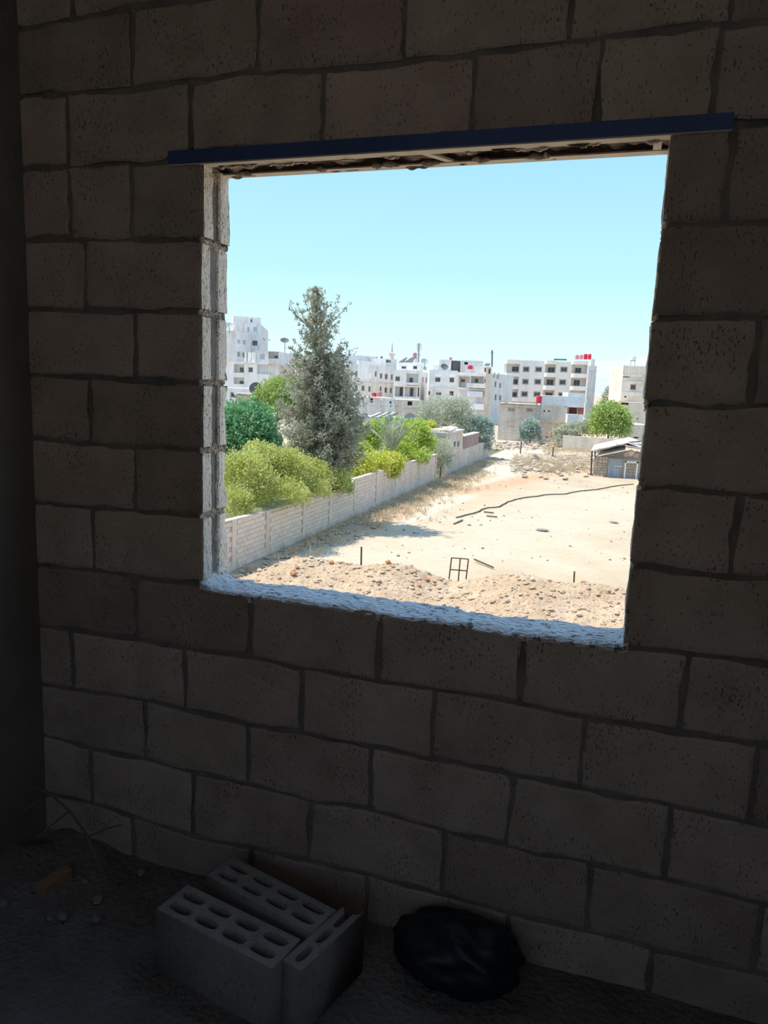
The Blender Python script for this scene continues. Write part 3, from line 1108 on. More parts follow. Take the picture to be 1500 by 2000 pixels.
def surf_z(x, y):
    g = ground_z(x, y)
    return max(g, mound_z(x, y)) if (-13 < x < 8 and 12 < y < 23) else g


def on_surface(px, py):
    """photo pixel -> point on mound or ground"""
    d = ray(px, py)
    t = 10.0
    while t < 400:
        p = CAM + d * t
        if p[2] <= surf_z(p[0], p[1]):
            return p
        t += 0.08 if t < 40 else 0.4
    return p


# stones that can be told apart on the mound
ORD = ['leftmost', 'second', 'third', 'fourth', 'fifth', 'sixth', 'seventh', 'eighth', 'ninth', 'tenth', 'eleventh', 'twelfth', 'thirteenth', 'fourteenth', 'fifteenth', 'sixteenth', 'seventeenth', 'eighteenth']
MSTONES = sorted(((573, 1124, 0.16, 'r'), (580, 1111, 0.10, 'r'), (647, 1102, 0.12, 'r'), (628, 1099, 0.09, 's'), (758, 1101, 0.13, 'r'), (738, 1138, 0.14, 's'),
                                       (834, 1134, 0.11, 'r'), (848, 1140, 0.08, 'r'), (818, 1147, 0.10, 'r'), (470, 1128, 0.16, 's'), (484, 1123, 0.10, 's'), (515, 1108, 0.09, 's'),
                                       (600, 1128, 0.08, 's'), (1000, 1125, 0.09, 's'), (1040, 1136, 0.10, 's'), (1148, 1153, 0.10, 's'), (990, 1178, 0.11, 's'), (1085, 1215, 0.12, 's'),
                                       (860, 1168, 0.10, 's'), (1055, 1172, 0.08, 's'), (700, 1140, 0.07, 's'), (655, 1133, 0.07, 's'), (918, 1172, 0.09, 's'), (1130, 1206, 0.11, 's'), (795, 1150, 0.07, 's')))
RANK = {'r': 0, 's': 0}
for k, (px, py, r, what) in enumerate(MSTONES):
    od = ORD[RANK[what]] + (' from the left' if RANK[what] else '')
    RANK[what] += 1
    p = on_surface(px, py)
    vs, fs = lump((p[0], p[1], surf_z(p[0], p[1]) + r * 0.35), r * 0.9, 3.0 + k * 1.3, sub=1)
    if what == 'r':
        tag(mesh_obj('brick_fragment', vs, fs, m_redstone, origin=(p[0], p[1], p[2])), 'reddish broken brick fragment on the earth mound, ' + od + ' of the fragments', 'brick', 'red brick fragments on the mound')
    else:
        tag(mesh_obj('stone', vs, fs, m_stone, origin=(p[0], p[1], p[2])), 'pale fist-sized stone on the earth mound, ' + od + ' of the stones', 'stone', 'pale stones on the mound')


def scatter_stones(name, label, pts, rmin, rmax, m, power=3, lift=0.4):
    base, bf = lump((0, 0, 0), 1.0, 2.2)
    base = np.array(base)
    V, F = [], []
    for k, (x, y) in enumerate(pts):
        r = rmin + (rmax - rmin) * rng.random() ** power
        t = rng.uniform(0, 6.28)
        c, s = math.cos(t), math.sin(t)
        q = base * np.array([r * rng.uniform(0.7, 1.3), r, r * rng.uniform(0.6, 1.0)])
        q = np.stack([q[:, 0] * c - q[:, 1] * s + x, q[:, 0] * s + q[:, 1] * c + y, q[:, 2] + surf_z(x, y) + r * lift], 1)
        n = len(V)
        V += q.tolist()
        F += [tuple(i + n for i in f) for f in bf]
    o = mesh_obj(name, V, F, m)
    return tag(o, label, 'rubble', kind='stuff')


scatter_stones('mound_rubble', 'countless small clods and pebbles strewn over the earth mound', [(rng.uniform(-12, 4), rng.uniform(13, 21.5)) for _ in range(9000)], 0.010, 0.10, m_clod, 7, 0.3)
pts = [(WX + 0.3 + abs(rng.normal(0, 0.9)), rng.uniform(20, 75)) for _ in range(1300)]
scatter_stones('wall_foot_rubble', 'small stones and rubble strewn along the foot of the garden wall', pts, 0.03, 0.16, m_stone)
pts = []
for _ in range(800):
    p = gp(rng.uniform(1000, 1160), rng.normal(908, 9))
    pts.append((p[0], p[1]))
for _ in range(500):
    p = gp(rng.uniform(960, 1150), rng.normal(871, 4))
    pts.append((p[0], p[1]))
scatter_stones('far_rubble', 'broken stones and rubble banks at the far side of the lot', pts, 0.08, 0.42, m_stone)
pts = []
for _ in range(220):
    p = gp(rng.uniform(720, 1240), rng.uniform(930, 1100))
    if p[0] > WX + 1.5:
        pts.append((p[0], p[1]))
scatter_stones('lot_pebbles', 'sparse dark pebbles scattered over the open lot', pts, 0.02, 0.09, m_rubble)

# ---- iron stakes and the welded frame
for k, (px, y0, y1, lab) in enumerate(((606, 1067, 1094, 'short thin grey stake standing behind the mound near the garden wall'), (706, 1068, 1104, 'dark iron stake standing upright behind the earth mound'),
                                       (1122, 1116, 1138, 'short rusty stake standing on the mound near the right window edge'))):
    top = atY(px, y0, 21.2)
    bot = atY(px, y1, 21.2)
    MBo = MB().bar((bot[0], 21.2, min(bot[2], surf_z(bot[0], 21.2)) - 0.1), (top[0], 21.2, top[2]), 0.045)
    tag(MBo.build('iron_stake', m_iron if k else m_midmetal, origin=(bot[0], 21.2, bot[2])), lab, 'stake')
fr = empty('welded_frame', tuple(atY(897, 1135, 21.0)), 'small upright frame of thin welded iron bars behind the mound', 'frame')
FY = 21.0


def fpt(px, py, Y=FY):
    p = atY(px, py, Y)
    return (p[0], p[1], p[2])


for nme, a, b, w in (('upright', (882, 1089), (877, 1131), 0.035), ('upright', (899, 1091), (895, 1135), 0.035), ('upright', (915, 1092), (910, 1133), 0.035),
                     ('top_rail', (882, 1089.5), (915, 1092), 0.03), ('middle_rail', (880, 1112.5), (912, 1115), 0.03)):
    MB().bar(fpt(*a), fpt(*b), w).build(nme, m_iron, fr)
p, q = gp(926, 1097), gp(963, 1113)
tag(MB().bar((p[0], p[1], ZG + 0.10), (q[0], q[1], ZG + 0.10), 0.05).build('dark_bar', m_iron, origin=(p[0], p[1], ZG)), 'thin dark bar on the ground right of the welded frame', 'rod')  # thin dark bar drawn along the ground

# ---- hose across the lot and sticks
hp = [(890, 1012), (925, 1004), (938, 998), (955, 993), (975, 991), (992, 981), (1020, 974), (1060, 969), (1100, 966), (1128, 961), (1165, 957), (1200, 951), (1246, 945)]
pts = []
for x, y in hp:
    g = gp(x, y)
    pts.append((g[0], g[1], ground_z(g[0], g[1]) + 0.05))
fine = []
for a, b in zip(pts[:-1], pts[1:]):
    for t in np.linspace(0, 1, 6)[:-1]:
        q = np.array(a) * (1 - t) + np.array(b) * t
        q[0] += 0.12 * nz(q[0], q[1], 0, 0.7)
        q[2] = ground_z(q[0], q[1]) + 0.05
        fine.append(q)
tag(MB().tube(fine, 0.034, 6).build('hose', m_hose), 'long dark hose snaking across the sandy lot', 'hose')
for k, (a, b, lab) in enumerate((((945, 1002), (964, 1004), 'dark stick lying beside the near end of the hose'), ((950, 1010), (971, 1012), 'straight dark stick lying apart in front of the hose end'),
                                 ((886, 1026), (903, 1018), 'dark stick lying left of the hose near the tyre track'))):
    p, q = gp(*a), gp(*b)
    tag(MB().bar((p[0], p[1], ZG + 0.07), (q[0], q[1], ZG + 0.07), 0.07).build('stick', m_twig, origin=(p[0], p[1], ZG)), lab, 'stick')
for k, (px, py, r, lab) in enumerate(((1012, 919, 0.45, 'dark scrap lying on the pale track at the far side'), (1060, 1037, 0.42, 'flat grey scrap lying in the middle of the sandy lot'), (1200, 1022, 0.28, 'small dark scrap on the sand near the right window edge'))):
    p = gp(px, py)
    vs, fs = lump((p[0], p[1], ZG + 0.06), r, 9.0 + k, (1, 0.5, 0.22))
    tag(mesh_obj('scrap', vs, fs, m_rubble, origin=(p[0], p[1], ZG)), lab, 'scrap')


# ------------------------------------------------------------------ garden wall
TOPY = [15, 21.8, 25, 29, 33, 35.0, 35.1, 43, 52]
TOPZ = [-4.45, -4.47, -4.58, -4.66, -4.66, -4.60, -4.38, -4.35, -4.42]


def wtop(y):
    return float(np.interp(y, TOPY, TOPZ))


def garden_wall():
    root = empty('garden_wall', (WX, 20, ZG), 'long beige block wall with piers between the garden and the lot', 'wall')
    Y0, Y1 = 17.0, 53.5
    TH = 0.2
    # core: mortar-coloured body
    mb = MB()
    n = 74
    for i in range(n):
        a, b = Y0 + (Y1 - Y0) * i / n, Y0 + (Y1 - Y0) * (i + 1) / n
        mb.hexa([(WX - TH, a, ZG - 0.2), (WX - 0.015, a, ZG - 0.2), (WX - 0.015, b, ZG - 0.2), (WX - TH, b, ZG - 0.2),
                 (WX - TH, a, wtop(a) - 0.02), (WX - 0.015, a, wtop(a) - 0.02), (WX - 0.015, b, wtop(b) - 0.02), (WX - TH, b, wtop(b) - 0.02)])
    mb.build('wall_core', m_gmortar, root)
    # footing
    mb = MB()
    mb.box(WX - TH - 0.05, WX + 0.05, Y0, Y1, ZG - 0.2, ZG + 0.17)
    mb.build('footing', m_gplaster, root)
    piers = [atX(px, 1000, WX)[1] for px in (457, 523, 594, 645, 692, 734)] + [43.0, 48.5, 53.3]
    for py in [18.6] + piers:
        mb = MB()
        mb.box(WX - TH - 0.04, WX + 0.035, py - 0.17, py + 0.17, ZG - 0.2, wtop(py) + 0.015)
        mb.build('pier', m_gplaster, root)
    # blocks
    bl, bh, g = 0.40, 0.188, 0.014
    proto = {}
    near, far = [], MB()
    z = ZG + 0.17
    row = 0
    while z < -4.30:
        y = Y0 + (0.2 if row % 2 else 0.0)
        while y < Y1 - 0.4:
            yc = y + bl / 2
            if z + bh <= wtop(yc) + 0.03 and min(abs(yc - q) for q in piers) > 0.18:
                near.append((y, z, row))
            y += bl
        z += bh
        row += 1
    vis = [q for q in near if q[0] > 20.8 and q[0] < 37]
    vis.sort()
    single = set(vis[:298])
    me = bpy.data.meshes.new('block')
    b = MB()
    hx, hy, hz = 0.03, (bl - g) / 2, (bh - g) / 2
    e = 0.008
    b.add([(-hx, -hy, -hz), (-hx, hy, -hz), (-hx, hy, hz), (-hx, -hy, hz), (hx - e, -hy, -hz), (hx - e, hy, -hz), (hx - e, hy, hz), (hx - e, -hy, hz),
           (hx, -hy + e, -hz + e), (hx, hy - e, -hz + e), (hx, hy - e, hz - e), (hx, -hy + e, hz - e)],
          [(0, 3, 2, 1), (0, 1, 5, 4), (1, 2, 6, 5), (2, 3, 7, 6), (3, 0, 4, 7), (4, 5, 9, 8), (5, 6, 10, 9), (6, 7, 11, 10), (7, 4, 8, 11), (8, 9, 10, 11)])
    me.from_pydata(b.v, [], b.f)
    me.materials.append(m_gblock)
    for (y, z, row) in near:
        x = WX - 0.022 + rng.uniform(-0.006, 0.006)
        if (y, z, row) in single:
            o = bpy.data.objects.new('block', me)
            o.location = (x - WX, y + bl / 2 - 20, z + bh / 2 - ZG)
            o.rotation_euler = (0, 0, rng.normal(0, 0.006))
            link(o, root)
        else:
            far.add([(x + p[0], y + bl / 2 + p[1], z + bh / 2 + p[2]) for p in b.v], b.f)
    fo = far.build('blockwork', m_gblock, root)
    fo['kind'] = 'stuff'
    mb = MB()
    for i in range(n):
        a, bb = Y0 + (Y1 - Y0) * i / n, Y0 + (Y1 - Y0) * (i + 1) / n
        mb.hexa([(WX - TH - 0.02, a, wtop(a) - 0.025), (WX + 0.02, a, wtop(a) - 0.025), (WX + 0.02, bb, wtop(bb) - 0.025), (WX - TH - 0.02, bb, wtop(bb) - 0.025),
                 (WX - TH - 0.02, a, wtop(a) + 0.02), (WX + 0.02, a, wtop(a) + 0.02), (WX + 0.02, bb, wtop(bb) + 0.02), (WX - TH - 0.02, bb, wtop(bb) + 0.02)])
    mb.build('coping', m_gplaster, root)


garden_wall()


def far_yard():
    # block-built shed that stands on the wall line, then a rusty sheet fence and the last stretch of wall
    ya, yb = atX(869, 900, WX)[1], atX(901, 900, WX)[1]
    zt = atX(885, 845, WX)[2]
    xl = atY(838, 860, ya)[0]
    root = empty('yard_shed', (WX, ya, ZG), 'flat-roofed block shed built into the garden wall, rubble on its roof', 'shed')
    mb = MB()
    mb.box(xl, WX + 0.02, ya, yb, ZG - 0.2, zt)
    mb.build('body', m_tanside, root)
    for (px, py, w, h) in ((888, 868, 0.35, 0.5), (895, 867, 0.3, 0.45)):
        q = atX(px, py, WX + 0.02)
        MB().box(WX - 0.1, WX + 0.03, q[1] - w, q[1] + w, q[2] - h / 2, q[2] + h / 2).build('vent', m_dark, root)
    MB().box(xl - 0.1, WX + 0.12, ya - 0.1, yb + 0.1, zt, zt + 0.12).build('roof_slab', m_sheet, root)
    for k in range(14):
        c = (rng.uniform(xl + 0.3, WX - 0.2), rng.uniform(ya + 0.3, yb - 0.5), zt + 0.22)
        vs, fs = lump(c, rng.uniform(0.22, 0.5), k * 1.9, (1.3, 1, 0.5))
        mesh_obj('roof_rubble', vs, fs, m_sheet if k % 3 else m_stone, root)
    yc, yd = atX(904, 870, WX)[1], atX(934, 860, WX)[1]
    root = empty('sheet_fence', (WX, yc, ZG), 'rusty corrugated sheet fence standing on the far end of the wall', 'fence')
    zt2, zb2 = atX(905, 853, WX)[2], atX(918, 873, WX)[2]
    nn = 9
    for k in range(nn):
        a, b = yc + (yd - yc) * k / nn, yc + (yd - yc) * (k + 0.97) / nn
        V, F = [], []
        m = 10
        for i in range(m + 1):
            y = a + (b - a) * i / m
            x = WX + 0.05 * math.cos(i * math.pi) + rng.uniform(-0.01, 0.01)
            for zz, dx in ((zb2 + 0.01, 0), (zt2 + rng.uniform(-0.02, 0.02) - 0.0 * k, 0)):
                V += [(x, y, zz), (x - 0.03, y, zz)]
        for i in range(m):
            o = i * 4
            F += [(o, o + 4, o + 6, o + 2), (o + 1, o + 3, o + 7, o + 5), (o + 2, o + 6, o + 7, o + 3)]
        mesh_obj('sheet', V, F, m_rust, root)
    MB().box(WX - 0.5, WX + 0.1, yc, yd, zt2, zt2 + 0.08).build('top_board', m_sheet, root)
    ye = atX(955, 890, WX)[1]
    mb = MB()
    mb.box(WX - 0.2, WX + 0.03, yb - 0.1, ye, ZG - 0.2, zb2)
    tag(mb.build('far_wall', m_tanside, origin=(WX, yb, ZG)), 'far stretch of beige block wall below the rusty sheet fence', 'wall')


far_yard()

# ================================================================== buildings
def crop(ox, oy, s):
    return lambda r: (ox + r[0] * s, oy + r[1] * s, ox + r[2] * s, oy + r[3] * s)


class Panel:
    """upright wall plane: origin A, direction e along it, inward normal n"""

    def __init__(self, A, e, n, L):
        self.A, self.e, self.n, self.L = np.array(A, float), np.array(e, float), np.array(n, float), L

    def sz(self, px, py, d=0.0):
        dr = ray(px, py)
        o = self.A + self.n * d
        t = ((o - CAM) @ self.n) / (dr @ self.n)
        p = CAM + t * dr
        return float((p - o) @ self.e), float(p[2])

    def rect(self, r, d=0.0):
        x0, y0, x1, y1 = r
        s0, s1 = self.sz(x0, (y0 + y1) / 2, d)[0], self.sz(x1, (y0 + y1) / 2, d)[0]
        z1, z0 = self.sz((x0 + x1) / 2, y0, d)[1], self.sz((x0 + x1) / 2, y1, d)[1]
        return s0, z0, s1, z1

    def P(self, s, z, d=0.0):
        p = self.A + self.e * s + self.n * d
        return (p[0], p[1], z)

    def box(self, mb, s0, s1, z0, z1, d0, d1):
        mb.hexa([self.P(s0, z0, d0), self.P(s1, z0, d0), self.P(s1, z0, d1), self.P(s0, z0, d1), self.P(s0, z1, d0), self.P(s1, z1, d0), self.P(s1, z1, d1), self.P(s0, z1, d1)])


def wall_panel(mb, pan, z0, z1, holes):
    """front skin with real openings; holes = [(s0, z0, s1, z1, depth)]"""
    L = pan.L
    hs = []
    for (a, b, c, d, dep) in holes:
        a, c = max(0.02, min(a, c)), min(L - 0.02, max(a, c))
        b, d = max(z0 + 0.02, min(b, d)), min(z1 - 0.02, max(b, d))
        if c - a > 0.05 and d - b > 0.05:
            hs.append((a, b, c, d, dep))
    S = sorted({0.0, L} | {h[0] for h in hs} | {h[2] for h in hs})
    Z = sorted({z0, z1} | {h[1] for h in hs} | {h[3] for h in hs})
    for i in range(len(S) - 1):
        for j in range(len(Z) - 1):
            cs, cz = (S[i] + S[i + 1]) / 2, (Z[j] + Z[j + 1]) / 2
            if any(h[0] < cs < h[2] and h[1] < cz < h[3] for h in hs):
                continue
            mb.quad(pan.P(S[i], Z[j]), pan.P(S[i + 1], Z[j]), pan.P(S[i + 1], Z[j + 1]), pan.P(S[i], Z[j + 1]))
    for (a, b, c, d, dep) in hs:
        mb.quad(pan.P(a, b), pan.P(a, b, dep), pan.P(c, b, dep), pan.P(c, b))
        mb.quad(pan.P(a, d), pan.P(c, d), pan.P(c, d, dep), pan.P(a, d, dep))
        mb.quad(pan.P(a, b), pan.P(a, d), pan.P(a, d, dep), pan.P(a, b, dep))
        mb.quad(pan.P(c, b), pan.P(c, b, dep), pan.P(c, d, dep), pan.P(c, d))
        mb.quad(pan.P(a, b, dep), pan.P(a, d, dep), pan.P(c, d, dep), pan.P(c, b, dep))


def window(root, pan, s0, z0, s1, z1, d, glass=None, frame=None, mull=True):
    """a frame with its pane, standing just in front of depth d"""
    if s1 - s0 < 0.15 or z1 - z0 < 0.15:
        return
    mb = MB()
    w = min(0.10, 0.12 * (s1 - s0))
    f0, f1 = d - 0.10, d - 0.01
    pan.box(mb, s0, s0 + w, z0, z1, f0, f1)
    pan.box(mb, s1 - w, s1, z0, z1, f0, f1)
    pan.box(mb, s0 + w, s1 - w, z0, z0 + w, f0, f1)
    pan.box(mb, s0 + w, s1 - w, z1 - w, z1, f0, f1)
    if mull and s1 - s0 > 0.9:
        pan.box(mb, (s0 + s1) / 2 - w / 3, (s0 + s1) / 2 + w / 3, z0 + w, z1 - w, f0, f1)
    o = mb.build('window', frame or m_frame, root)
    mb = MB()
    pan.box(mb, s0 + w, s1 - w, z0 + w, z1 - w, d - 0.06, d - 0.03)
    mb.build('pane', glass or m_pane, o)


def volume(root, name, pxl, Yl, pxr, Yr, ytop, depth, m, front=(), side=(), zbase=None, ztop=None, surround=None, ref=None):
    """one box-shaped mass of a building. front/side: lists of (kind, pixel rect[, extra])."""
    zb = ZG - 0.3 if zbase is None else zbase
    rx = pxl if ref is None else ref
    zt = atY(rx, ytop, Yl)[2] if ztop is None else ztop
    A = atY(pxl, ytop, Yl)
    B = atY(pxr, ytop, Yr)
    A, B = np.array([A[0], A[1], 0]), np.array([B[0], B[1], 0])
    e = (B - A) / np.linalg.norm(B - A)
    n = np.array([-e[1], e[0], 0])
    L = np.linalg.norm(B - A)
    pf = Panel(A, e, n, L)
    ps = Panel(B, n, -e, depth)
    mb = MB()
    for pan, feats in ((pf, front), (ps, side)):
        holes, later = [], []
        for ft in feats:
            kind, r = ft[0], ft[1]
            s0, z0, s1, z1 = pan.rect(r)
            if s1 < s0:
                s0, s1 = s1, s0
            if kind in ('w', 'wb', 'ww'):
                holes.append((s0, z0, s1, z1, 0.30))
                later.append((kind, s0, z0, s1, z1, 0.30))
            elif kind == 'b':
                holes.append((s0, z0, s1, z1, 1.5))
                later.append((kind, s0, z0, s1, z1, 1.5))
            elif kind == 'o':
                holes.append((s0, z0, s1, z1, 2.4))
            elif kind == 'f':
                holes.append((s0, z0, s1, z1, 0.10))
            elif kind in ('bw', 'bd'):
                s0, z0, s1, z1 = pan.rect(r, 1.5)
                later.append((kind, s0, z0, s1, z1, 1.5))
            elif kind in ('p', 'band', 'sheet', 'awning', 'red', 'hood', 'blue'):
                later.append((kind, s0, z0, s1, z1, 0.0))
        wall_panel(mb, pan, zb, zt, holes)
        for (kind, s0, z0, s1, z1, d) in later:
            if kind in ('w', 'bw', 'bd'):
                window(root, pan, s0 + 0.02, z0 + 0.02, s1 - 0.02, z1 - 0.02, d)
                if kind == 'w' and surround is not None:
                    q = MB()
                    t = 0.16
                    pan.box(q, s0 - t, s1 + t, z1, z1 + t, -0.06, 0.02)
                    pan.box(q, s0 - t, s1 + t, z0 - t, z0, -0.06, 0.02)
                    pan.box(q, s0 - t, s0, z0, z1, -0.06, 0.02)
                    pan.box(q, s1, s1 + t, z0, z1, -0.06, 0.02)
                    q.build('window_surround', surround, root)
            elif kind == 'wb':
                window(root, pan, s0 + 0.02, z0 + 0.02, s1 - 0.02, z1 - 0.02, d, m_paneb, m_framew)
            elif kind == 'ww':
                window(root, pan, s0 + 0.02, z0 + 0.02, s1 - 0.02, z1 - 0.02, d, m_creamin, m_framew)
            elif kind == 'p':
                q = MB()
                pan.box(q, s0, s1, z0, z1, -0.9, 0.05)
                q.build('parapet', m, root)
            elif kind == 'band':
                q = MB()
                pan.box(q, s0, s1, z0, z1, -0.35, 0.05)
                q.build('ledge', m, root)
            elif kind == 'hood':
                q = MB()
                pan.box(q, s0, s1, z0, z1, -0.55, 0.05)
                q.build('window_hood', m_white, root)
            elif kind == 'sheet':
                q = MB()
                pan.box(q, s0, s1, z0, z1, -0.08, 0.0)
                q.build('white_panel', m_framew, root)
            elif kind == 'blue':
                q = MB()
                pan.box(q, s0, s1, z0, z1, -0.7, 0.0)
                q.build('balcony_enclosure', m_framew, root)
            elif kind == 'red':
                q = MB()
                pan.box(q, s0, s1, z0, z1, -0.08, 0.0)
                q.build('red_panel', m_reddoor, root)
    C, D = B + n * depth, A + n * depth
    p = lambda v, z: (v[0], v[1], z)
    mb.quad(p(A, zb), p(A, zt), p(D, zt), p(D, zb))
    mb.quad(p(C, zb), p(D, zb), p(D, zt), p(C, zt))
    mb.quad(p(A, zt), p(B, zt), p(C, zt), p(D, zt))
    mb.build(name, m, root)
    return pf, ps, zt


def root_at(name, px, Y, label, cat='building'):
    p = atY(px, 900, Y)
    return empty(name, (p[0], Y, ZG), label, cat)


def tank(px0, px1, y0, y1, Y, m, label, stand=None, sy=None):
    a, b = atY(px0, y1, Y), atY(px1, y1, Y)
    t = atY(px0, y0, Y)
    c = ((a[0] + b[0]) / 2, Y, a[2])
    r = abs(b[0] - a[0]) / 2
    h = t[2] - a[2]
    root = empty('water_tank', c, label, 'water tank', 'rooftop water tanks')
    MB().lathe(c, [(r * 0.96, 0), (r, h * 0.04), (r, h * 0.30), (r * 0.97, h * 0.33), (r, h * 0.36), (r, h * 0.62), (r * 0.97, h * 0.65), (r, h * 0.68), (r, h * 0.86), (r * 0.85, h * 0.94)], 16).build('barrel', m, root, True)
    MB().lathe((c[0], c[1], c[2] + h * 0.94), [(r * 0.42, 0), (r * 0.42, h * 0.06), (r * 0.2, h * 0.08)], 12).build('lid', m, root)
    if sy is not None:
        z = atY(px0, sy, Y)[2]
        for dx in (-1, 1):
            for dy in (-1, 1):
                MB().bar((c[0] + dx * r * 0.7, Y + dy * r * 0.7, z), (c[0] + dx * r * 0.7, Y + dy * r * 0.7, c[2]), 0.09).build('stand_leg', m_midmetal, root)
        MB().box(c[0] - r, c[0] + r, Y - r, Y + r, c[2] - 0.09, c[2] - 0.005).build('stand_top', m_midmetal, root)
    return root


def dish(px, py, Y, r, label, tilt=0.6, m=None, foot=None):
    c = atY(px, py, Y)
    root = empty('satellite_dish', tuple(c), label, 'satellite dish')
    V, F = [], []
    nr, na = 5, 20
    ax = np.array([0.35, -0.75, tilt])
    ax /= np.linalg.norm(ax)
    s = np.cross(ax, (0, 0, 1.0))
    s /= np.linalg.norm(s)
    u = np.cross(s, ax)
    for k in (0.0, -0.03):
        for i in range(nr + 1):
            q = i / nr
            for j in range(na):
                t = 2 * math.pi * j / na
                V.append(tuple(c + ax * (0.22 * r * q * q + k) + r * q * (math.cos(t) * s + math.sin(t) * u)))
    for b in (0, (nr + 1) * na):
        for i in range(nr):
            for j in range(na):
                a = b + i * na + j
                a2 = b + i * na + (j + 1) % na
                F.append((a, a2, a2 + na, a + na))
    mesh_obj('reflector', V, F, m or m_midmetal, root, True)
    MB().bar(c + ax * 0.01 - u * r * 0.9, c + ax * r * 0.9, 0.05).build('feed_arm', m_dark, root)
    fz = c[2] - r * 1.2 if foot is None else foot
    MB().bar((c[0], c[1] + 0.1, fz), (c[0], c[1] + 0.1, c[2]), 0.10).build('mast', m_dark, root)
    return root


# ---- far-left stepped apartment block
A_ = crop(430, 600, 170 / 1500)
rA = root_at('apartment_block', 490, 165, 'stepped grey apartment block with rooftop rooms at far left')
volume(rA, 'roof_room', 456, 176, 510, 180, 617, 5, m_grey, [('w', A_((525, 205, 552, 258)))], zbase=8)
volume(rA, 'tower', 478, 172.5, 509, 174, 631.5, 26, m_grey,
       [('wb', A_((465, 340, 510, 428))), ('wb', A_((568, 340, 640, 425))), ('o', A_((455, 575, 512, 660))), ('o', A_((555, 575, 640, 660)))],
       [('w', A_((735, 540, 775, 562))), ('w', A_((848, 556, 878, 576)))])
volume(rA, 'left_wing', 436, 160, 460, 160.5, 645, 11.5, m_greyb, [],
       [('ww', A_((296, 550, 350, 628))), ('ww', A_((388, 566, 440, 648))), ('o', A_((295, 770, 350, 850))), ('o', A_((385, 780, 440, 868)))])
volume(rA, 'middle_wing', 499, 152, 545, 153, 685, 16, m_grey,
       [('wb', A_((684, 803, 770, 900))), ('b', A_((828, 765, 1006, 890))), ('bw', A_((930, 830, 1000, 880))), ('p', A_((825, 888, 1012, 985)))], [])
volume(rA, 'lower_wing', 436, 150, 525, 151.5, 709, 14, m_white,
       [('b', A_((235, 985, 412, 1130))), ('bw', A_((340, 1035, 412, 1122))), ('w', A_((485, 1035, 562, 1122))), ('b', A_((632, 990, 845, 1152))), ('b', A_((230, 1210, 412, 1325))),
        ('bw', A_((335, 1265, 412, 1325))), ('f', A_((485, 1245, 580, 1290))), ('band', A_((190, 1130, 412, 1165))), ('band', A_((120, 940, 620, 965)))], [])
volume(rA, 'stair_wing', 526, 153, 545.5, 153.4, 712, 15, m_beige, [('w', A_((918, 1055, 1005, 1180)))], [])
for s in (452, 490, 575):
    q0, q1 = atY(430 + s * 170 / 1500, 688, 151.2), atY(430 + s * 170 / 1500, 709, 151.2)
    MB().box(q0[0] - 0.35, q0[0] + 0.35, 151.0, 151.7, q1[2], q0[2]).build('column', m_white, rA)
dish(556, 666, 158, 1.0, 'dark dish on the terrace roof of the far-left stepped block', 1.2, m_dark, foot=atY(556, 690, 158)[2])
dish(448, 638, 158, 1.2, 'grey dish on the left wing roof of the far-left block', 1.0, m_midmetal)
# low yard roofs below it
rY = root_at('yard_house', 470, 118, 'low white flat-roofed house with rusty shed below the far-left block', 'house')
volume(rY, 'body', 438, 118, 500, 119, 757, 8, m_white, [('w', (450, 766, 458, 776))])
volume(rY, 'rusty_shed', 461, 112, 492, 113, 770, 4, m_rust)
MB().box(*[atY(455, 770, 111)[0], atY(520, 770, 111)[0], 111, 114, atY(455, 769, 111)[2], atY(455, 767, 111)[2]]).build('roof_edge', m_sheet, rY)
dish(500, 760, 110, 1.1, 'large dark dish seen edge-on beside the green tree at the left', 0.3, m_dark)

# ---- pale low block behind the conifer
rB = root_at('long_pale_building', 600, 205, 'long pale low building seen left of the conifer top')
volume(rB, 'body', 545, 204, 690, 218, 691, 14, m_grey, [('sheet', (566, 693, 600, 702)), ('w', (570, 708, 578, 716)), ('w', (586, 708, 594, 716)), ('w', (640, 712, 648, 722))])

# ---- grey two-storey building right of the conifer
B_ = crop(660, 640, 0.2)
rC = root_at('grey_building', 720, 150, 'grey two-storey building with two rows of small windows beside conifer')
volume(rC, 'main_body', 676, 148, 771.5, 166, 710, 14, m_grey,
       [('w', B_(r)) for r in ((170, 425, 200, 480), (235, 432, 265, 487), (300, 440, 328, 495), (362, 425, 380, 478), (410, 445, 435, 498), (458, 450, 488, 505), (518, 455, 538, 508),
                               (165, 560, 195, 612), (232, 565, 262, 618), (298, 572, 322, 625), (408, 575, 430, 620), (455, 583, 485, 637), (508, 588, 532, 640))]
       + [('f', B_((340, 550, 395, 625))), ('band', B_((150, 520, 555, 530)))], ref=690)
volume(rC, 'roof_house', 664, 160, 736, 172, 691, 8, m_greyb, [('w', B_((378, 282, 393, 320)))], [('w', B_((420, 278, 445, 322)))], zbase=2)
volume(rC, 'roof_wall', 700, 152, 731, 158, 704, 0.4, m_white, zbase=1)
volume(rC, 'roof_shed', 753, 168, 775, 172, 700, 6, m_grey, [('o', B_((470, 315, 520, 340)))], zbase=1)

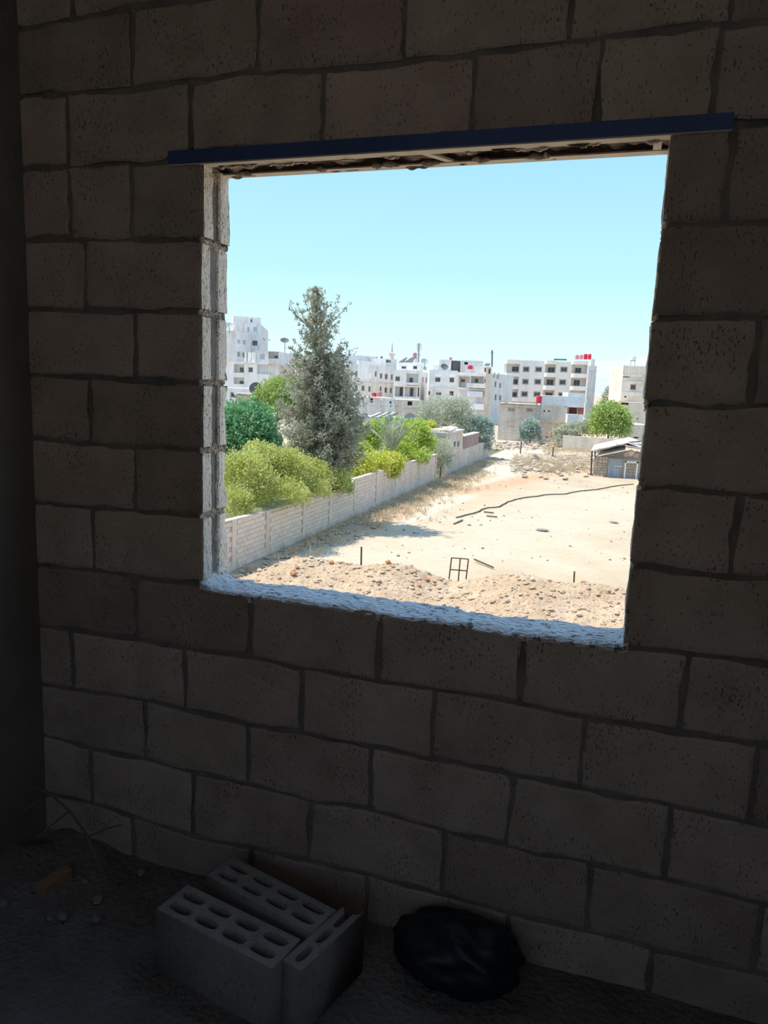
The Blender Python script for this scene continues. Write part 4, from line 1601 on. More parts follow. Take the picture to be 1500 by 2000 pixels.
# ---- white building with deep balcony
rD = root_at('white_balcony_building', 800, 148, 'white building with a deep balcony and open ground-floor bays')
volume(rD, 'main_body', 770, 148, 821, 149, 722, 24, m_white,
       [('w', B_((560, 475, 605, 522))), ('b', B_((668, 448, 785, 560))), ('bw', B_((695, 485, 735, 545))), ('p', B_((662, 536, 792, 560))), ('b', B_((557, 576, 640, 672))), ('b', B_((652, 578, 768, 676))),
        ('b', B_((778, 582, 800, 676))), ('band', B_((550, 566, 805, 577))), ('bw', B_((600, 580, 635, 670))), ('bw', B_((700, 585, 740, 672)))],
       [('w', B_((825, 482, 838, 535))), ('w', B_((855, 485, 870, 540)))])
volume(rD, 'upper_storey', 779, 151, 821.5, 152, 708.5, 13, m_cream,
       [('w', B_((620, 375, 668, 402))), ('w', B_((733, 372, 775, 405)))], [('w', B_((828, 375, 843, 412))), ('w', B_((858, 380, 872, 416)))], zbase=1)
for k, (xa, xb, ya) in enumerate(((600, 650, 295), (655, 730, 295))):
    a, b = atY(660 + xa * .2, 640 + 340 * .2, 153), atY(660 + xb * .2, 640 + 340 * .2, 153)
    c = atY(660 + xb * .2, 640 + ya * .2, 155)
    mb = MB()
    mb.hexa([(a[0], 152.6, a[2]), (b[0], 152.6, a[2]), (b[0], 155, c[2]), (a[0] + 0.8, 155, c[2]), (a[0], 152.6, a[2] + 0.12), (b[0], 152.6, a[2] + 0.12), (b[0], 155, c[2] + 0.12), (a[0] + 0.8, 155, c[2] + 0.12)])
    mb.build('solar_panel', m_dark, rD)
tank(806, 814, 688.5, 699, 153, m_tankdull, 'faded red tank on a tall stand beside the phone mast', sy=708)
mast = empty('phone_mast', tuple(atY(817.5, 708, 153.5)), 'slim mobile phone mast with panel antennas on white building roof', 'mast')
MB().bar(atY(817, 708, 153.5), atY(818.5, 670, 153.5), 0.28).build('pole', m_midmetal, mast)
for px, ya, yb in ((815.5, 671, 686), (822, 671, 685), (820.5, 692, 695)):
    MB().bar(atY(px, yb, 153.3), atY(px, ya, 153.3), 0.35, 0.25).build('panel_antenna', m_tankwhite, mast)
twr = empty('distant_tower', (*atY(765, 790, 420)[:2], ZG), 'thin distant tower with a wide head on the skyline', 'tower')
t0 = atY(765, 700, 420)
zz = lambda py: atY(765, py, 420)[2]
MB().lathe((t0[0], 420, ZG), [(1.6, 0), (1.3, zz(693) - ZG)], 12).build('shaft', m_grey, twr)
MB().lathe((t0[0], 420, zz(695)), [(1.0, 0), (2.0, zz(692) - zz(695)), (2.2, zz(690) - zz(695)), (0.8, zz(689) - zz(695))], 12).build('head', m_grey, twr)
MB().lathe((t0[0], 420, zz(690)), [(0.5, 0), (0.15, zz(670) - zz(690))], 8).build('spire', m_midmetal, twr)

# ---- pale building with hooded windows and its neighbour with the glazed balconies
rE = root_at('hooded_window_building', 860, 152, 'pale building with four hooded windows in the middle of the row')
volume(rE, 'main_body', 839, 152, 893.5, 153, 722, 14, m_white,
       [('w', B_((950, 485, 1000, 530))), ('w', B_((1090, 487, 1135, 535))), ('w', B_((960, 630, 1010, 660))), ('w', B_((1088, 618, 1130, 665))), ('w', B_((975, 672, 992, 688))), ('w', B_((880, 620, 900, 655))),
        ('hood', B_((945, 478, 1005, 485))), ('hood', B_((1083, 480, 1142, 487))), ('hood', B_((925, 622, 1020, 630))), ('band', B_((900, 575, 1170, 583)))])
volume(rE, 'roof_room', 858, 156, 882, 157, 702, 6, m_grey, [], [], zbase=1)
volume(rE, 'roof_store', 884, 158, 900, 159, 704, 5, m_dark, zbase=1)
volume(rE, 'roof_wall', 846, 153.5, 858, 154, 713, 3, m_white, zbase=1)
rE2 = root_at('glazed_balcony_building', 925, 147, 'beige-sided building with white glazed balconies left of cream block')
volume(rE2, 'main_body', 893.5, 149, 958, 148, 727, 16, m_grey,
       [('b', B_((1178, 478, 1285, 585))), ('bw', B_((1200, 500, 1245, 535))), ('b', B_((1297, 476, 1425, 545))), ('bw', B_((1335, 495, 1375, 540))), ('p', B_((1270, 545, 1480, 590))),
        ('blue', B_((1275, 622, 1425, 678))), ('blue', B_((1262, 742, 1448, 800))), ('band', B_((1170, 598, 1480, 612))), ('band', B_((1170, 460, 1480, 474))), ('w', B_((1430, 500, 1450, 540))), ('w', B_((1440, 625, 1472, 670)))],
       [('w', (966, 745, 970, 756)), ('w', (975, 748, 979, 758)), ('w', (966, 770, 970, 782)), ('w', (975, 772, 979, 783))])
volume(rE2, 'beige_stair', 950, 146, 961, 146.2, 716, 17, m_beige, [('w', (954, 720, 958, 730))], [('w', (966, 729, 970, 740)), ('w', (975, 730, 979, 742))])
volume(rE2, 'roof_room', 901, 154, 944, 155, 703.5, 7, m_greyb, [('o', B_((1235, 335, 1270, 360)))], zbase=1)
volume(rE2, 'roof_wall', 921, 150, 960, 150.5, 715, 0.5, m_white, [('w', B_((1430, 390, 1465, 435)))], zbase=1)
for xa, xb, ya, yb in ((1428, 1475, 350, 372),):
    a, b = atY(660 + xa * .2, 640 + yb * .2, 151), atY(660 + xb * .2, 640 + ya * .2, 151)
    q = MB()
    q.hexa([(a[0], 151, a[2]), (b[0], 151, a[2]), (b[0], 152.8, b[2]), (a[0], 152.8, b[2]), (a[0], 151, a[2] + 0.1), (b[0], 151, a[2] + 0.1), (b[0], 152.8, b[2] + 0.1), (a[0], 152.8, b[2] + 0.1)])
    q.build('solar_panel', m_dark, rE2)
dish(829, 707, 150.5, 0.8, 'small dish on the right end of the white balcony building roof', 0.8, m_midmetal, foot=atY(829, 722, 150.5)[2])
dish(868, 717, 153.6, 0.8, 'small dark dish on the hooded window building roof edge', 0.8, m_dark, foot=atY(868, 723, 153.6)[2])
tank(913, 923, 713, 721, 149.5, m_tankred, 'red tank on the roof of the glazed balcony building')
tank(877, 882.5, 697.5, 703.2, 158, m_tankdull, 'small reddish tank on the hooded window building roof')
pole = empty('roof_pole', tuple(atY(961, 712, 150)), 'dark pole rising from the roof left of the cream block', 'pole')
MB().bar(atY(961, 716, 150), atY(961.3, 684, 150), 0.25).build('post', m_dark, pole)
MB().bar(atY(957, 689, 150), atY(965, 690, 150), 0.08).build('cross_arm', m_dark, pole)

# ---- the cream apartment block
F_ = crop(940, 660, 0.24)
rF = root_at('cream_apartment_block', 1070, 180, 'large cream four-storey apartment block with rows of dark windows')
YF = 180
ff = []
for wr in ((335, 230, 395, 280), (435, 232, 497, 280), (640, 232, 705, 282), (330, 332, 388, 380), (428, 332, 490, 382), (630, 335, 693, 387), (320, 432, 382, 482), (422, 435, 485, 482), (622, 440, 682, 488)):
    a, b, c, d = wr
    ff.append(('w', F_((a + 8, b + 7, c - 8, d - 7))))
for br, wn in (((207, 212, 310, 286), (248, 232, 305, 276)), ((520, 215, 605, 285), (540, 238, 598, 282)), ((738, 218, 868, 291), (760, 242, 815, 287)), ((202, 314, 302, 383), (245, 334, 298, 376)),
               ((511, 319, 602, 388), (530, 336, 588, 385)), ((730, 325, 864, 394), (750, 340, 803, 389)), ((197, 417, 298, 483), (240, 440, 290, 480)), ((503, 424, 592, 489), (520, 442, 580, 488)), ((722, 428, 858, 495), (745, 445, 795, 493))):
    ff.append(('b', F_(br)))
    ff.append(('bw', F_(wn)))
sidew = []
for y0 in (238, 340, 445, 545):
    for x0 in (874, 887, 904):
        sidew.append(('w', F_((x0, y0, x0 + 8, y0 + 58))))
volume(rF, 'main_body', 986, YF, 1149, YF + 1, 702.5, 24, m_cream, ff, sidew, surround=m_frame)
mbf = Panel(np.array([atY(986, 702, YF)[0], YF, 0]), (1, 0, 0), (0, 1, 0), 30)


def rounded_band(r, name, dep=1.1):
    s0, z0, s1, z1 = mbf.rect(r)
    rr = min(0.9, (s1 - s0) / 2)
    pts = [(s0, 0.1)]
    for k in range(7):
        t = math.pi / 2 * k / 6
        pts.append((s0 + rr - rr * math.cos(t), -dep + rr - rr * math.sin(t) if dep > rr else -dep * math.sin(t)))
    for k in range(7):
        t = math.pi / 2 * k / 6
        pts.append((s1 - rr + rr * math.sin(t), -dep + rr - rr * math.cos(t) if dep > rr else -dep * math.cos(t)))
    pts.append((s1, 0.1))
    n_ = len(pts)
    V = [mbf.P(s, z0, d) for s, d in pts] + [mbf.P(s, z1, d) for s, d in pts]
    F = [(i, (i + 1) % n_, (i + 1) % n_ + n_, i + n_) for i in range(n_)] + [tuple(range(n_))[::-1], tuple(range(n_, 2 * n_))]
    mesh_obj(name, V, F, m_cream, rF)


for r in ((190, 286, 312, 314), (512, 285, 612, 319), (728, 291, 872, 325), (182, 383, 304, 414), (503, 388, 606, 424), (720, 394, 862, 428), (175, 483, 300, 520), (495, 489, 600, 520), (715, 495, 860, 525),
          (192, 178, 312, 212), (515, 184, 612, 215), (730, 188, 872, 218)):
    rounded_band(F_(r), 'balcony_band')
MB().box(atY(1081, 702, YF)[0], atY(1106, 702, YF)[0], YF + 1, YF + 1.4, atY(1081, 703, YF)[2], atY(1081, 700, YF)[2]).build('roof_tarpaulin', mat('green_tarpaulin', (0.05, 0.22, 0.12), (0.08, 0.28, 0.16), 1.0), rF)
volume(rF, 'roof_box', 1155, YF + 14, 1161, YF + 14, 701, 4, m_grey, zbase=6)
for a, b, y0, y1, m, lab in ((1139, 1147, 691, 702, m_tankred, 'bright red water tank on the cream block roof, left of the brightest pair'), (1147.3, 1154.5, 691, 702, m_tankred, 'rightmost bright red water tank on the cream block roof'),
                             (1131.5, 1138, 692.5, 702, m_tankdull, 'faded red water tank on the cream block, beside the bright pair'), (1122.5, 1130.5, 693, 702, m_tankdull, 'leftmost faded water tank on the cream block roof')):
    tank(a, b, y0, y1, YF + 4 + (a % 3), m, lab)

# ---- grey building behind, the far-right house, its tank
rG = root_at('rear_grey_building', 1172, 200, 'narrow grey building behind the right side of the cream block')
volume(rG, 'body', 1150, 206, 1166, 207, 714, 30, m_grey, [], [('o', (1166 + 3 * k, 722 + 22 * j, 1168 + 3 * k, 734 + 22 * j)) for j in range(3) for k in range(1, 6, 2)])
rH = root_at('banded_house', 1235, 118, 'beige banded house with rooftop tank at the right window edge', 'house')
H_ = crop(1200, 680, 0.1)
m_hband = mat('sandy_render', (0.74, 0.63, 0.52), (0.86, 0.76, 0.65), 0.6, 0.95, streak=0.2)
volume(rH, 'upper_body', 1218, 128, 1275, 129, 714, 10, m_hband,
       [('f', H_((325, 405, 450, 505))), ('b', H_((170, 545, 300, 570))), ('band', H_((170, 515, 640, 560))), ('band', H_((225, 650, 640, 685))), ('w', H_((310, 705, 425, 815))), ('band', H_((140, 860, 640, 940))), ('o', H_((200, 880, 240, 965)))], zbase=-3)
volume(rH, 'lower_body', 1207, 118, 1275, 119, 785, 10, m_hband, [('o', H_((140, 1065, 280, 1115))), ('band', H_((65, 1040, 640, 1058))), ('w', H_((440, 1360, 460, 1395)))])
volume(rH, 'block_annex', 1229, 104, 1275, 105, 829, 8, m_tan, [('o', H_((375, 1735, 475, 1760)))])
volume(rH, 'side_annex', 1222, 106, 1232, 106, 825, 5, m_beige)
for x0, y0, x1, y1 in ((172, 335, 185, 515), (235, 345, 245, 515)):
    a, b = atY(1200 + x0 * .1, 680 + y1 * .1, 127), atY(1200 + x1 * .1, 680 + y0 * .1, 127)
    MB().box(a[0], b[0] + 0.1, 126.8, 127.1, a[2], b[2]).build('roof_post', m_midmetal, rH)
tank(1231, 1242, 695, 704, 130, m_tankwhite, 'pale grey water tank on a stand on the far-right house', sy=714)

# ---- low two-storey house in front of the cream block
rI = root_at('low_block_house', 1040, 104, 'low two-storey tan block house in front of the cream block', 'house')
I_ = crop(960, 760, 200 / 1500)
pfI, psI, ztI = volume(rI, 'main_body', 976, 104, 1109, 105, 787, 9, m_tan,
                       [('ww', I_((240, 265, 350, 330))), ('ww', I_((510, 272, 610, 338))), ('o', I_((735, 225, 758, 248))), ('o', I_((1072, 235, 1100, 262))), ('o', I_((762, 310, 785, 330))), ('o', I_((830, 312, 852, 334))),
                        ('f', I_((235, 465, 348, 555))), ('o', I_((795, 688, 845, 712))), ('band', I_((110, 178, 690, 205))), ('band', I_((130, 240, 670, 262))), ('band', I_((690, 470, 1120, 486)))])
volume(rI, 'right_wing', 1109, 106, 1133, 106.3, 790, 7, m_tan, [('o', I_((1135, 240, 1255, 365))), ('red', I_((1270, 262, 1350, 370)))])
volume(rI, 'white_parapet', 1058, 104.6, 1134, 105.4, 772, 3.5, m_wblock, zbase=ztI - 0.15)
volume(rI, 'white_step', 1110, 105.2, 1144, 106, 766.5, 3, m_wblock, zbase=ztI - 0.15)
q = atY(1119, 805, 106.6)
MB().box(atY(1112, 800, 107)[0], atY(1126, 800, 107)[0], 107.2, 107.4, atY(1119, 808, 107)[2], atY(1119, 792, 107)[2]).build('red_door', m_reddoor, rI)
volume(rI, 'front_annex', 1109, 103.6, 1131, 104, 809, 2, m_wblock)
tank(1046.5, 1058, 772, 786.5, 103, m_tankred, 'red barrel tank on a post above the low block house', sy=824)
mb = MB()
for px in (1000, 1118):
    pass
# street fence between the low house and the right trees
rW = root_at('yard_wall', 1170, 92, 'low pale block wall behind the rubble bank at the far side', 'wall')
volume(rW, 'body', 1100, 93, 1222, 91, 850, 0.3, m_tan)
for px, y0, y1, lab in ((1016.5, 862, 886, 'thin leaning post at the far side near the pale track'), (1079, 873, 893, 'short dark post among the rubble at the far side')):
    b = gp(px, y1)
    t = atY(px + 2, y0, b[1])
    tag(MB().bar((b[0], b[1], ZG - 0.1), tuple(t), 0.12).build('post', m_dark, origin=(b[0], b[1], ZG)), lab, 'post')

# ---- low houses and sheds behind the palm
rK = root_at('low_shed_row', 740, 100, 'low grey block sheds with small dark openings behind the palm', 'shed')
K_ = crop(660, 750, 0.16)
volume(rK, 'left_shed', 688, 112, 748, 114, 774.5, 8, m_greyb, [('o', K_((395, 175, 428, 225))), ('f', K_((225, 170, 370, 240)))])
volume(rK, 'middle_shed', 748, 113, 772, 114, 777, 8, m_grey, [('o', K_((690, 210, 755, 245))), ('w', K_((630, 205, 655, 240)))])
volume(rK, 'right_shed', 772, 114, 826, 116, 780, 8, m_tan, [('o', K_((850, 212, 912, 262))), ('band', K_((800, 310, 985, 325)))])
volume(rK, 'front_wall', 700, 92, 812, 93, 812, 3, m_sheet, [('o', K_((620, 405, 690, 425)))])
tank(726, 735, 766.5, 774.5, 113, m_tankred, 'red water tank on the grey sheds, left one of two')
tank(736, 746, 765, 774.5, 113, m_tankdull, 'faded pink water tank on the grey sheds, right one of two')
gt = empty('pergola', (*atY(760, 820, 88)[:2], ZG), 'bare pergola of thin pale poles above the garden behind the palm', 'pergola')
for a, b in (((715, 783), (828, 783)), ((728, 793), (783, 793)), ((745, 783), (745, 812)), ((783, 785), (783, 812)), ((826, 783), (806, 810)), ((775, 792), (750, 815)), ((715, 783), (715, 812)), ((766, 786), (757, 812))):
    MB().bar(atY(*a, 88), atY(*b, 88), 0.10).build('pole', m_sheet, gt)
for k in range(6):
    MB().bar(atY(722 + k * 7, 815, 86), atY(742 + k * 7, 806, 92), 0.30, 0.10).build('roof_batten', m_dark if k % 2 else m_sheet, gt)
dish(800, 819, 70, 0.62, 'grey round satellite dish above the lime bush right of the palm', 0.25, m_midmetal)

# ---- stone shack on the right of the lot
J_ = crop(1100, 820, 220 / 1500)
YJ = float(gp(1190, 931)[1])
rJ = root_at('stone_shack', 1200, YJ, 'tumbledown stone shack with sheet roof and corrugated door', 'shack')


def jp(x, y, dY=0.0):
    return atY(1100 + x * 220 / 1500, 820 + y * 220 / 1500, YJ + dY)


x0, x1 = jp(395, 700)[0], jp(1020, 700)[0] + 1.5
zt = jp(500, 505)[2]
MB().box(x0, x1, YJ + 0.05, YJ + 0.3, ZG - 0.2, zt).build('wall_core', m_gmortar, rJ)
MB().box(x0, x0 + 0.3, YJ + 0.3, YJ + 4.5, ZG - 0.2, zt).build('side_wall', m_tanside, rJ)
MB().box(x0, x1, YJ + 4.4, YJ + 4.6, ZG - 0.2, zt + 0.4).build('rear_wall', m_tan, rJ)


def stones(sa, sb, za, zb):
    z = za
    while z < zb - 0.1:
        h = rng.uniform(0.18, 0.30)
        x = sa
        while x < sb - 0.08:
            w = min(rng.uniform(0.22, 0.42), sb - x)
            q = [(x + 0.02, z + 0.02), (x + w - 0.02, z + 0.02 + rng.uniform(-.02, .02)), (x + w - 0.02 + rng.uniform(-.03, .03), z + h - 0.02), (x + 0.02 + rng.uniform(-.03, .03), z + h - 0.02)]
            y0 = YJ - rng.uniform(0.0, 0.06)
            m_ = MB()
            m_.hexa([(q[0][0], y0, q[0][1]), (q[1][0], y0, q[1][1]), (q[1][0], YJ + 0.06, q[1][1]), (q[0][0], YJ + 0.06, q[0][1]), (q[3][0], y0, q[3][1]), (q[2][0], y0, q[2][1]), (q[2][0], YJ + 0.06, q[2][1]), (q[3][0], YJ + 0.06, q[3][1])])
            m_.build('stone', m_stone, rJ)
            x += w
        z += h


dl, dr_ = jp(598, 600)[0], jp(790, 600)[0]
stones(x0, dl - 0.05, ZG, zt)
stones(dr_ + 0.3, x1 - 0.8, ZG, zt - 0.1)
# corrugated door
V, F = [], []
m_ = 40
zd0, zd1 = jp(690, 765)[2], jp(690, 520)[2]
for i in range(m_ + 1):
    x = dl + (dr_ - dl) * i / m_
    y = YJ - 0.10 + 0.035 * math.sin(i * 2 * math.pi / 4)
    V += [(x, y, zd0), (x, y, zd1 + 0.03 * math.sin(i)), (x, y + 0.02, zd0), (x, y + 0.02, zd1)]
for i in range(m_):
    o = i * 4
    F += [(o, o + 4, o + 5, o + 1), (o + 2, o + 3, o + 7, o + 6)]
door = mesh_obj('door', V, F, m_corr, rJ)
q = jp(730, 620)[2]
MB().box(dl + 0.5, dr_, YJ - 0.17, YJ - 0.14, q, q + 0.06).build('crossbar', m_framew, door)
pf_ = MB()
a, b = jp(800, 800), jp(1000, 555)
for bx in ((a[0], a[0] + 0.12, a[2], b[2]), (b[0] - 0.12, b[0], a[2], b[2]), (a[0], b[0], b[2] - 0.12, b[2]), (a[0], b[0], a[2] + 0.1, a[2] + 0.2)):
    pf_.box(bx[0], bx[1], YJ - 0.45, YJ - 0.36, bx[2], bx[3])
pf_.build('leaning_frame', m_framew, rJ)
MB().bar(jp(370, 735, -0.6), jp(385, 405, -0.6), 0.13).build('post', m_iron, rJ)
MB().bar(jp(425, 500, -0.1), jp(425, 415, -0.1), 0.12).build('post', m_dark, rJ)


def sheet(a, b, dy0, dy1, rise, m, t=0.06, name='roof_sheet'):
    a0, b0 = jp(*a, dy0), jp(*b, dy0)
    V = []
    for p in (a0, b0):
        V.append(tuple(p))
    back = [(a0[0] + 0.1, YJ + dy1, a0[2] + rise), (b0[0] + 0.1, YJ + dy1, b0[2] + rise)]
    mb = MB()
    mb.hexa([tuple(a0), tuple(b0), back[1], back[0], (a0[0], a0[1], a0[2] + t), (b0[0], b0[1], b0[2] + t), (back[1][0], back[1][1], back[1][2] + t), (back[0][0], back[0][1], back[0][2] + t)])
    mb.build(name, m, rJ)


sheet((365, 420), (870, 310), -0.7, 4.5, 0.2, m_sheet)
sheet((860, 312), (1150, 420), -0.7, 4.5, 0.2, m_sheet)
sheet((820, 355), (1020, 395), -0.95, 2.5, 0.3, m_rust, 0.1)
sheet((465, 488), (820, 415), -0.8, 1.6, 0.35, m_sheet, 0.05)
sheet((470, 462), (600, 430), 0.4, 1.8, 0.1, mat('teal_sheet', (0.25, 0.45, 0.42), (0.35, 0.55, 0.50), 2.0), 0.05)
for k in range(9):
    x = 420 + 60 * k
    MB().bar(jp(x, 405 - k * 12 - rng.uniform(0, 14), -0.5), jp(x + rng.uniform(60, 160), 385 - k * 12 - rng.uniform(0, 10), 1.5), 0.22, 0.08).build('roof_board', (m_sheet, m_rust, m_dark)[k % 3], rJ)
for x, y in ((905, 440), (850, 450), (960, 470)):
    c = jp(x, y, 0.1)
    vs, fs = lump(c, 0.34, x * 0.1, (1, 0.6, 1.2))
    mesh_obj('stored_bundle', vs, fs, m_sheet if x == 905 else m_rust, rJ)

# ---- hillside far behind, distance haze painted into its blue-grey colour
V, F = [], []
hx0, hx1 = atY(900, 700, 2600)[0], atY(1500, 700, 2600)[0]
nx, ny = 90, 24
for i in range(nx + 1):
    for j in range(ny + 1):
        x = hx0 + (hx1 - hx0) * i / nx
        y = 2000 + 1400 * j / ny
        z = ZG - 5 + 250 * (0.32 + 0.75 * i / nx) * math.sin(min(1, j / 14) * math.pi / 2) * (1 + 0.25 * nz(x, y, 0, 0.002)) * (0.35 + 0.65 * min(1, i / 25)) * 0.62 + 10 * nz(x, y, 4, 0.01)
        V.append((x, y, z))
for i in range(nx):
    for j in range(ny):
        a = i * (ny + 1) + j
        F.append((a, a + ny + 1, a + ny + 2, a + 1))
tag(mesh_obj('hillside', V, F, m_hill, None, True), 'bare mountainside coloured pale with haze far behind the houses on the right', 'hill', kind='structure')


# ================================================================== plants
def leaves_obj(name, C, A, ln, wd, m, parent=None, flat=0.0):
    """rhombic leaves: C centres (n,3), A axes (n,3)"""
    n = len(C)
    A = A / (np.linalg.norm(A, axis=1, keepdims=True) + 1e-9)
    R = rng.normal(size=(n, 3))
    S = np.cross(A, R)
    S /= (np.linalg.norm(S, axis=1, keepdims=True) + 1e-9)
    ln = np.asarray(ln) * rng.uniform(0.7, 1.3, n)
    wd = np.asarray(wd) * rng.uniform(0.7, 1.3, n)
    p0 = C - A * ln[:, None] * 0.5
    p1 = C + S * wd[:, None] * 0.5
    p2 = C + A * ln[:, None] * 0.5
    p3 = C - S * wd[:, None] * 0.5
    V = np.stack([p0, p1, p2, p3], 1).reshape(-1, 3)
    off = np.zeros(3)
    if parent is not None:
        off = np.array(parent.location)
    me = bpy.data.meshes.new(name)
    me.vertices.add(4 * n)
    me.vertices.foreach_set('co', (V - off).astype(np.float32).ravel())
    me.loops.add(4 * n)
    me.loops.foreach_set('vertex_index', np.arange(4 * n, dtype=np.int32))
    me.polygons.add(n)
    me.polygons.foreach_set('loop_start', np.arange(0, 4 * n, 4, dtype=np.int32))
    me.update(calc_edges=True)
    me.materials.append(m)
    o = bpy.data.objects.new(name, me)
    link(o, parent)
    o['kind'] = 'stuff'
    return o


def unit(n):
    v = rng.normal(size=(n, 3))
    return v / np.linalg.norm(v, axis=1, keepdims=True)


def crown(name, label, cat, Y, blobs, n, ln, wd, m, clump=0.16, per=18, trunk=None, up=0.3, droop=0.0, dark=None, group=None, zfloor=None):
    """blobs: (px, py, rx_px, ry_px[, dY]) ellipsoids; leaves sit in clumps over their surfaces"""
    B = []
    for b in blobs:
        px, py, rx, ry = b[:4]
        dY = b[4] if len(b) > 4 else 0.0
        c = atY(px, py, Y + dY)
        k = mpp(Y + dY) * 1.06
        B.append((c, np.array([rx * k, rx * k * 0.9, ry * k])))
    base = B[0][0].copy()
    root = empty(name, (base[0], base[1], ZG), label, cat, group)
    area = np.array([r[0] * r[2] for _, r in B])
    area = area / area.sum()
    nc = max(4, n // per)
    C, A = [], []
    for (c, r), w in zip(B, area):
        k = max(3, int(nc * w))
        u = unit(k)
        u[:, 2] = np.where(u[:, 2] < -0.55, -u[:, 2], u[:, 2])
        q = rng.uniform(0.55, 1.05, (k, 1)) ** 0.6
        cc = c + u * r * q
        s = clump * float(np.mean(r)) if clump < 1 else clump
        s = max(0.06, s)
        pts = np.repeat(cc, per, 0) + rng.normal(size=(k * per, 3)) * s
        ax = np.repeat(u, per, 0) * 0.8 + rng.normal(size=(k * per, 3)) * 0.7 + np.array([0, 0, up - droop])
        C.append(pts)
        A.append(ax)
    C, A = np.concatenate(C), np.concatenate(A)
    if zfloor is not None:
        keep = C[:, 2] > zfloor
        C, A = C[keep], A[keep]
    keep = C[:, 2] > ZG + 0.05
    C, A = C[keep], A[keep]
    leaves_obj('foliage', C, A, ln, wd, m, root)
    # trunk and main limbs
    mb = MB()
    tr = trunk or 0.10
    top = max(b[0][2] for b in B)
    mid = (base[0], base[1], ZG + 0.55 * (top - ZG))
    mb.tube([(base[0], base[1], ZG - 0.1), (base[0] + 0.05, base[1], ZG + 0.3 * (top - ZG)), mid], [tr, tr * 0.85, tr * 0.7], 7)
    mb.build('trunk', m_bark, root)
    for (c, r) in B:
        for k in range(2):
            mb = MB()
            e = c + unit(1)[0] * r * 0.6
            mb.tube([mid, (np.array(mid) + e) / 2 + np.array([0, 0, 0.15]), e], [tr * 0.5, tr * 0.3, tr * 0.1], 5)
            mb.build('branch', m_bark, root)
    return root


def conifer():
    Yc = 32.6
    base = atY(632, 1000, Yc)
    root = empty('conifer', (base[0], Yc, ZG), 'tall grey-green conifer with two tips standing behind the garden wall', 'tree')
    k = mpp(Yc) * 1.06

    def axis(tip, foot, prof, nb, seedoff):
        C, A = [], []
        tipw = atY(*tip, Yc)
        footw = atY(*foot, Yc)
        mb = MB()
        stem = []
        for t in np.linspace(0, 1, 14):
            p = footw * (1 - t) + tipw * t
            p = p + np.array([0.06 * math.sin(7 * t + seedoff), 0.05 * math.cos(5 * t), 0])
            stem.append(p)
        for i in range(nb):
            t = (i + rng.random()) / nb
            wh = 24
            t = min(0.995, max(0.0, (round(t * wh) + rng.normal(0, 0.22)) / wh))
            py = foot[1] + (tip[1] - foot[1]) * t
            if t > 0.60 and rng.random() < 0.25:
                continue
            w = float(np.interp(py, *prof)) * k * (rng.uniform(0.55, 1.12) if t < 0.6 else rng.uniform(0.35, 1.35))
            o = footw * (1 - t) + tipw * t
            az = i * 2.399 + seedoff + rng.uniform(-0.4, 0.4)
            d = np.array([math.cos(az), math.sin(az), 0])
            L = max(0.12, w)
            rise = rng.uniform(0.05, 0.45) * (0.5 + 0.8 * t)
            m = max(3, int(L / 0.16))
            br = []
            for j in range(m + 1):
                q = j / m
                p = o + d * L * q + np.array([0, 0, L * (rise * q - 0.25 * q * q * (1 - t) + (0.18 + 0.35 * t) * q ** 3)])
                br.append(p)
                if j == 0 and L > 0.5:
                    continue
                # sprays hang off the branch in tufts
                ns = 10 if L > 0.5 else 6
                sp = (0.10 + 0.10 * (1 - q) * min(1, L)) * (1.0 if t < 0.6 else 0.6)
                for _ in range(2 if t < 0.75 else 1):
                    cc = p + rng.normal(size=3) * sp * np.array([1, 1, 0.7])
                    pts = cc + rng.normal(size=(ns, 3)) * np.array([0.075, 0.075, 0.10]) * (1.0 if t < 0.6 else 0.62)
                    C.append(pts)
                    A.append(np.tile(d * 0.55 + np.array([0, 0, -0.35 if t < 0.8 else 0.8]), (ns, 1)) + rng.normal(size=(ns, 3)) * 0.55)
            if L > 1.3:
                MB().tube(br[::max(1, m // 3)] + [br[-1]], np.linspace(0.03, 0.006, len(br[::max(1, m // 3)]) + 1), 4).build('branch', m_bark, root)
        return np.concatenate(C), np.concatenate(A), stem, mb

    p1 = ([568, 582, 594, 606, 614, 625, 638, 650, 664, 680, 696, 710, 725, 760, 800, 850, 890, 915, 940], [2, 9, 20, 27, 17, 33, 50, 38, 38, 48, 44, 52, 58, 66, 76, 88, 84, 60, 40])
    p2 = ([690, 705, 730, 770, 820, 880, 930], [3, 10, 24, 36, 48, 50, 30])
    C1, A1, s1, b1 = axis((617, 567), (630, 945), p1, 380, 0.3)
    C2, A2, s2, b2 = axis((662, 690), (662, 925), p2, 120, 1.9)
    leaves_obj('foliage', np.concatenate([C1, C2]), np.concatenate([A1, A2]), 0.17, 0.06, m_conifer, root)
    MB().tube([(s1[0][0], s1[0][1], ZG - 0.1)] + s1, [0.26] + list(np.linspace(0.24, 0.02, len(s1))), 8).build('trunk', m_bark, root)
    MB().tube([(s1[0][0], s1[0][1], ZG + 0.5)] + s2, [0.15] + list(np.linspace(0.14, 0.02, len(s2))), 7).build('trunk', m_bark, root)


conifer()

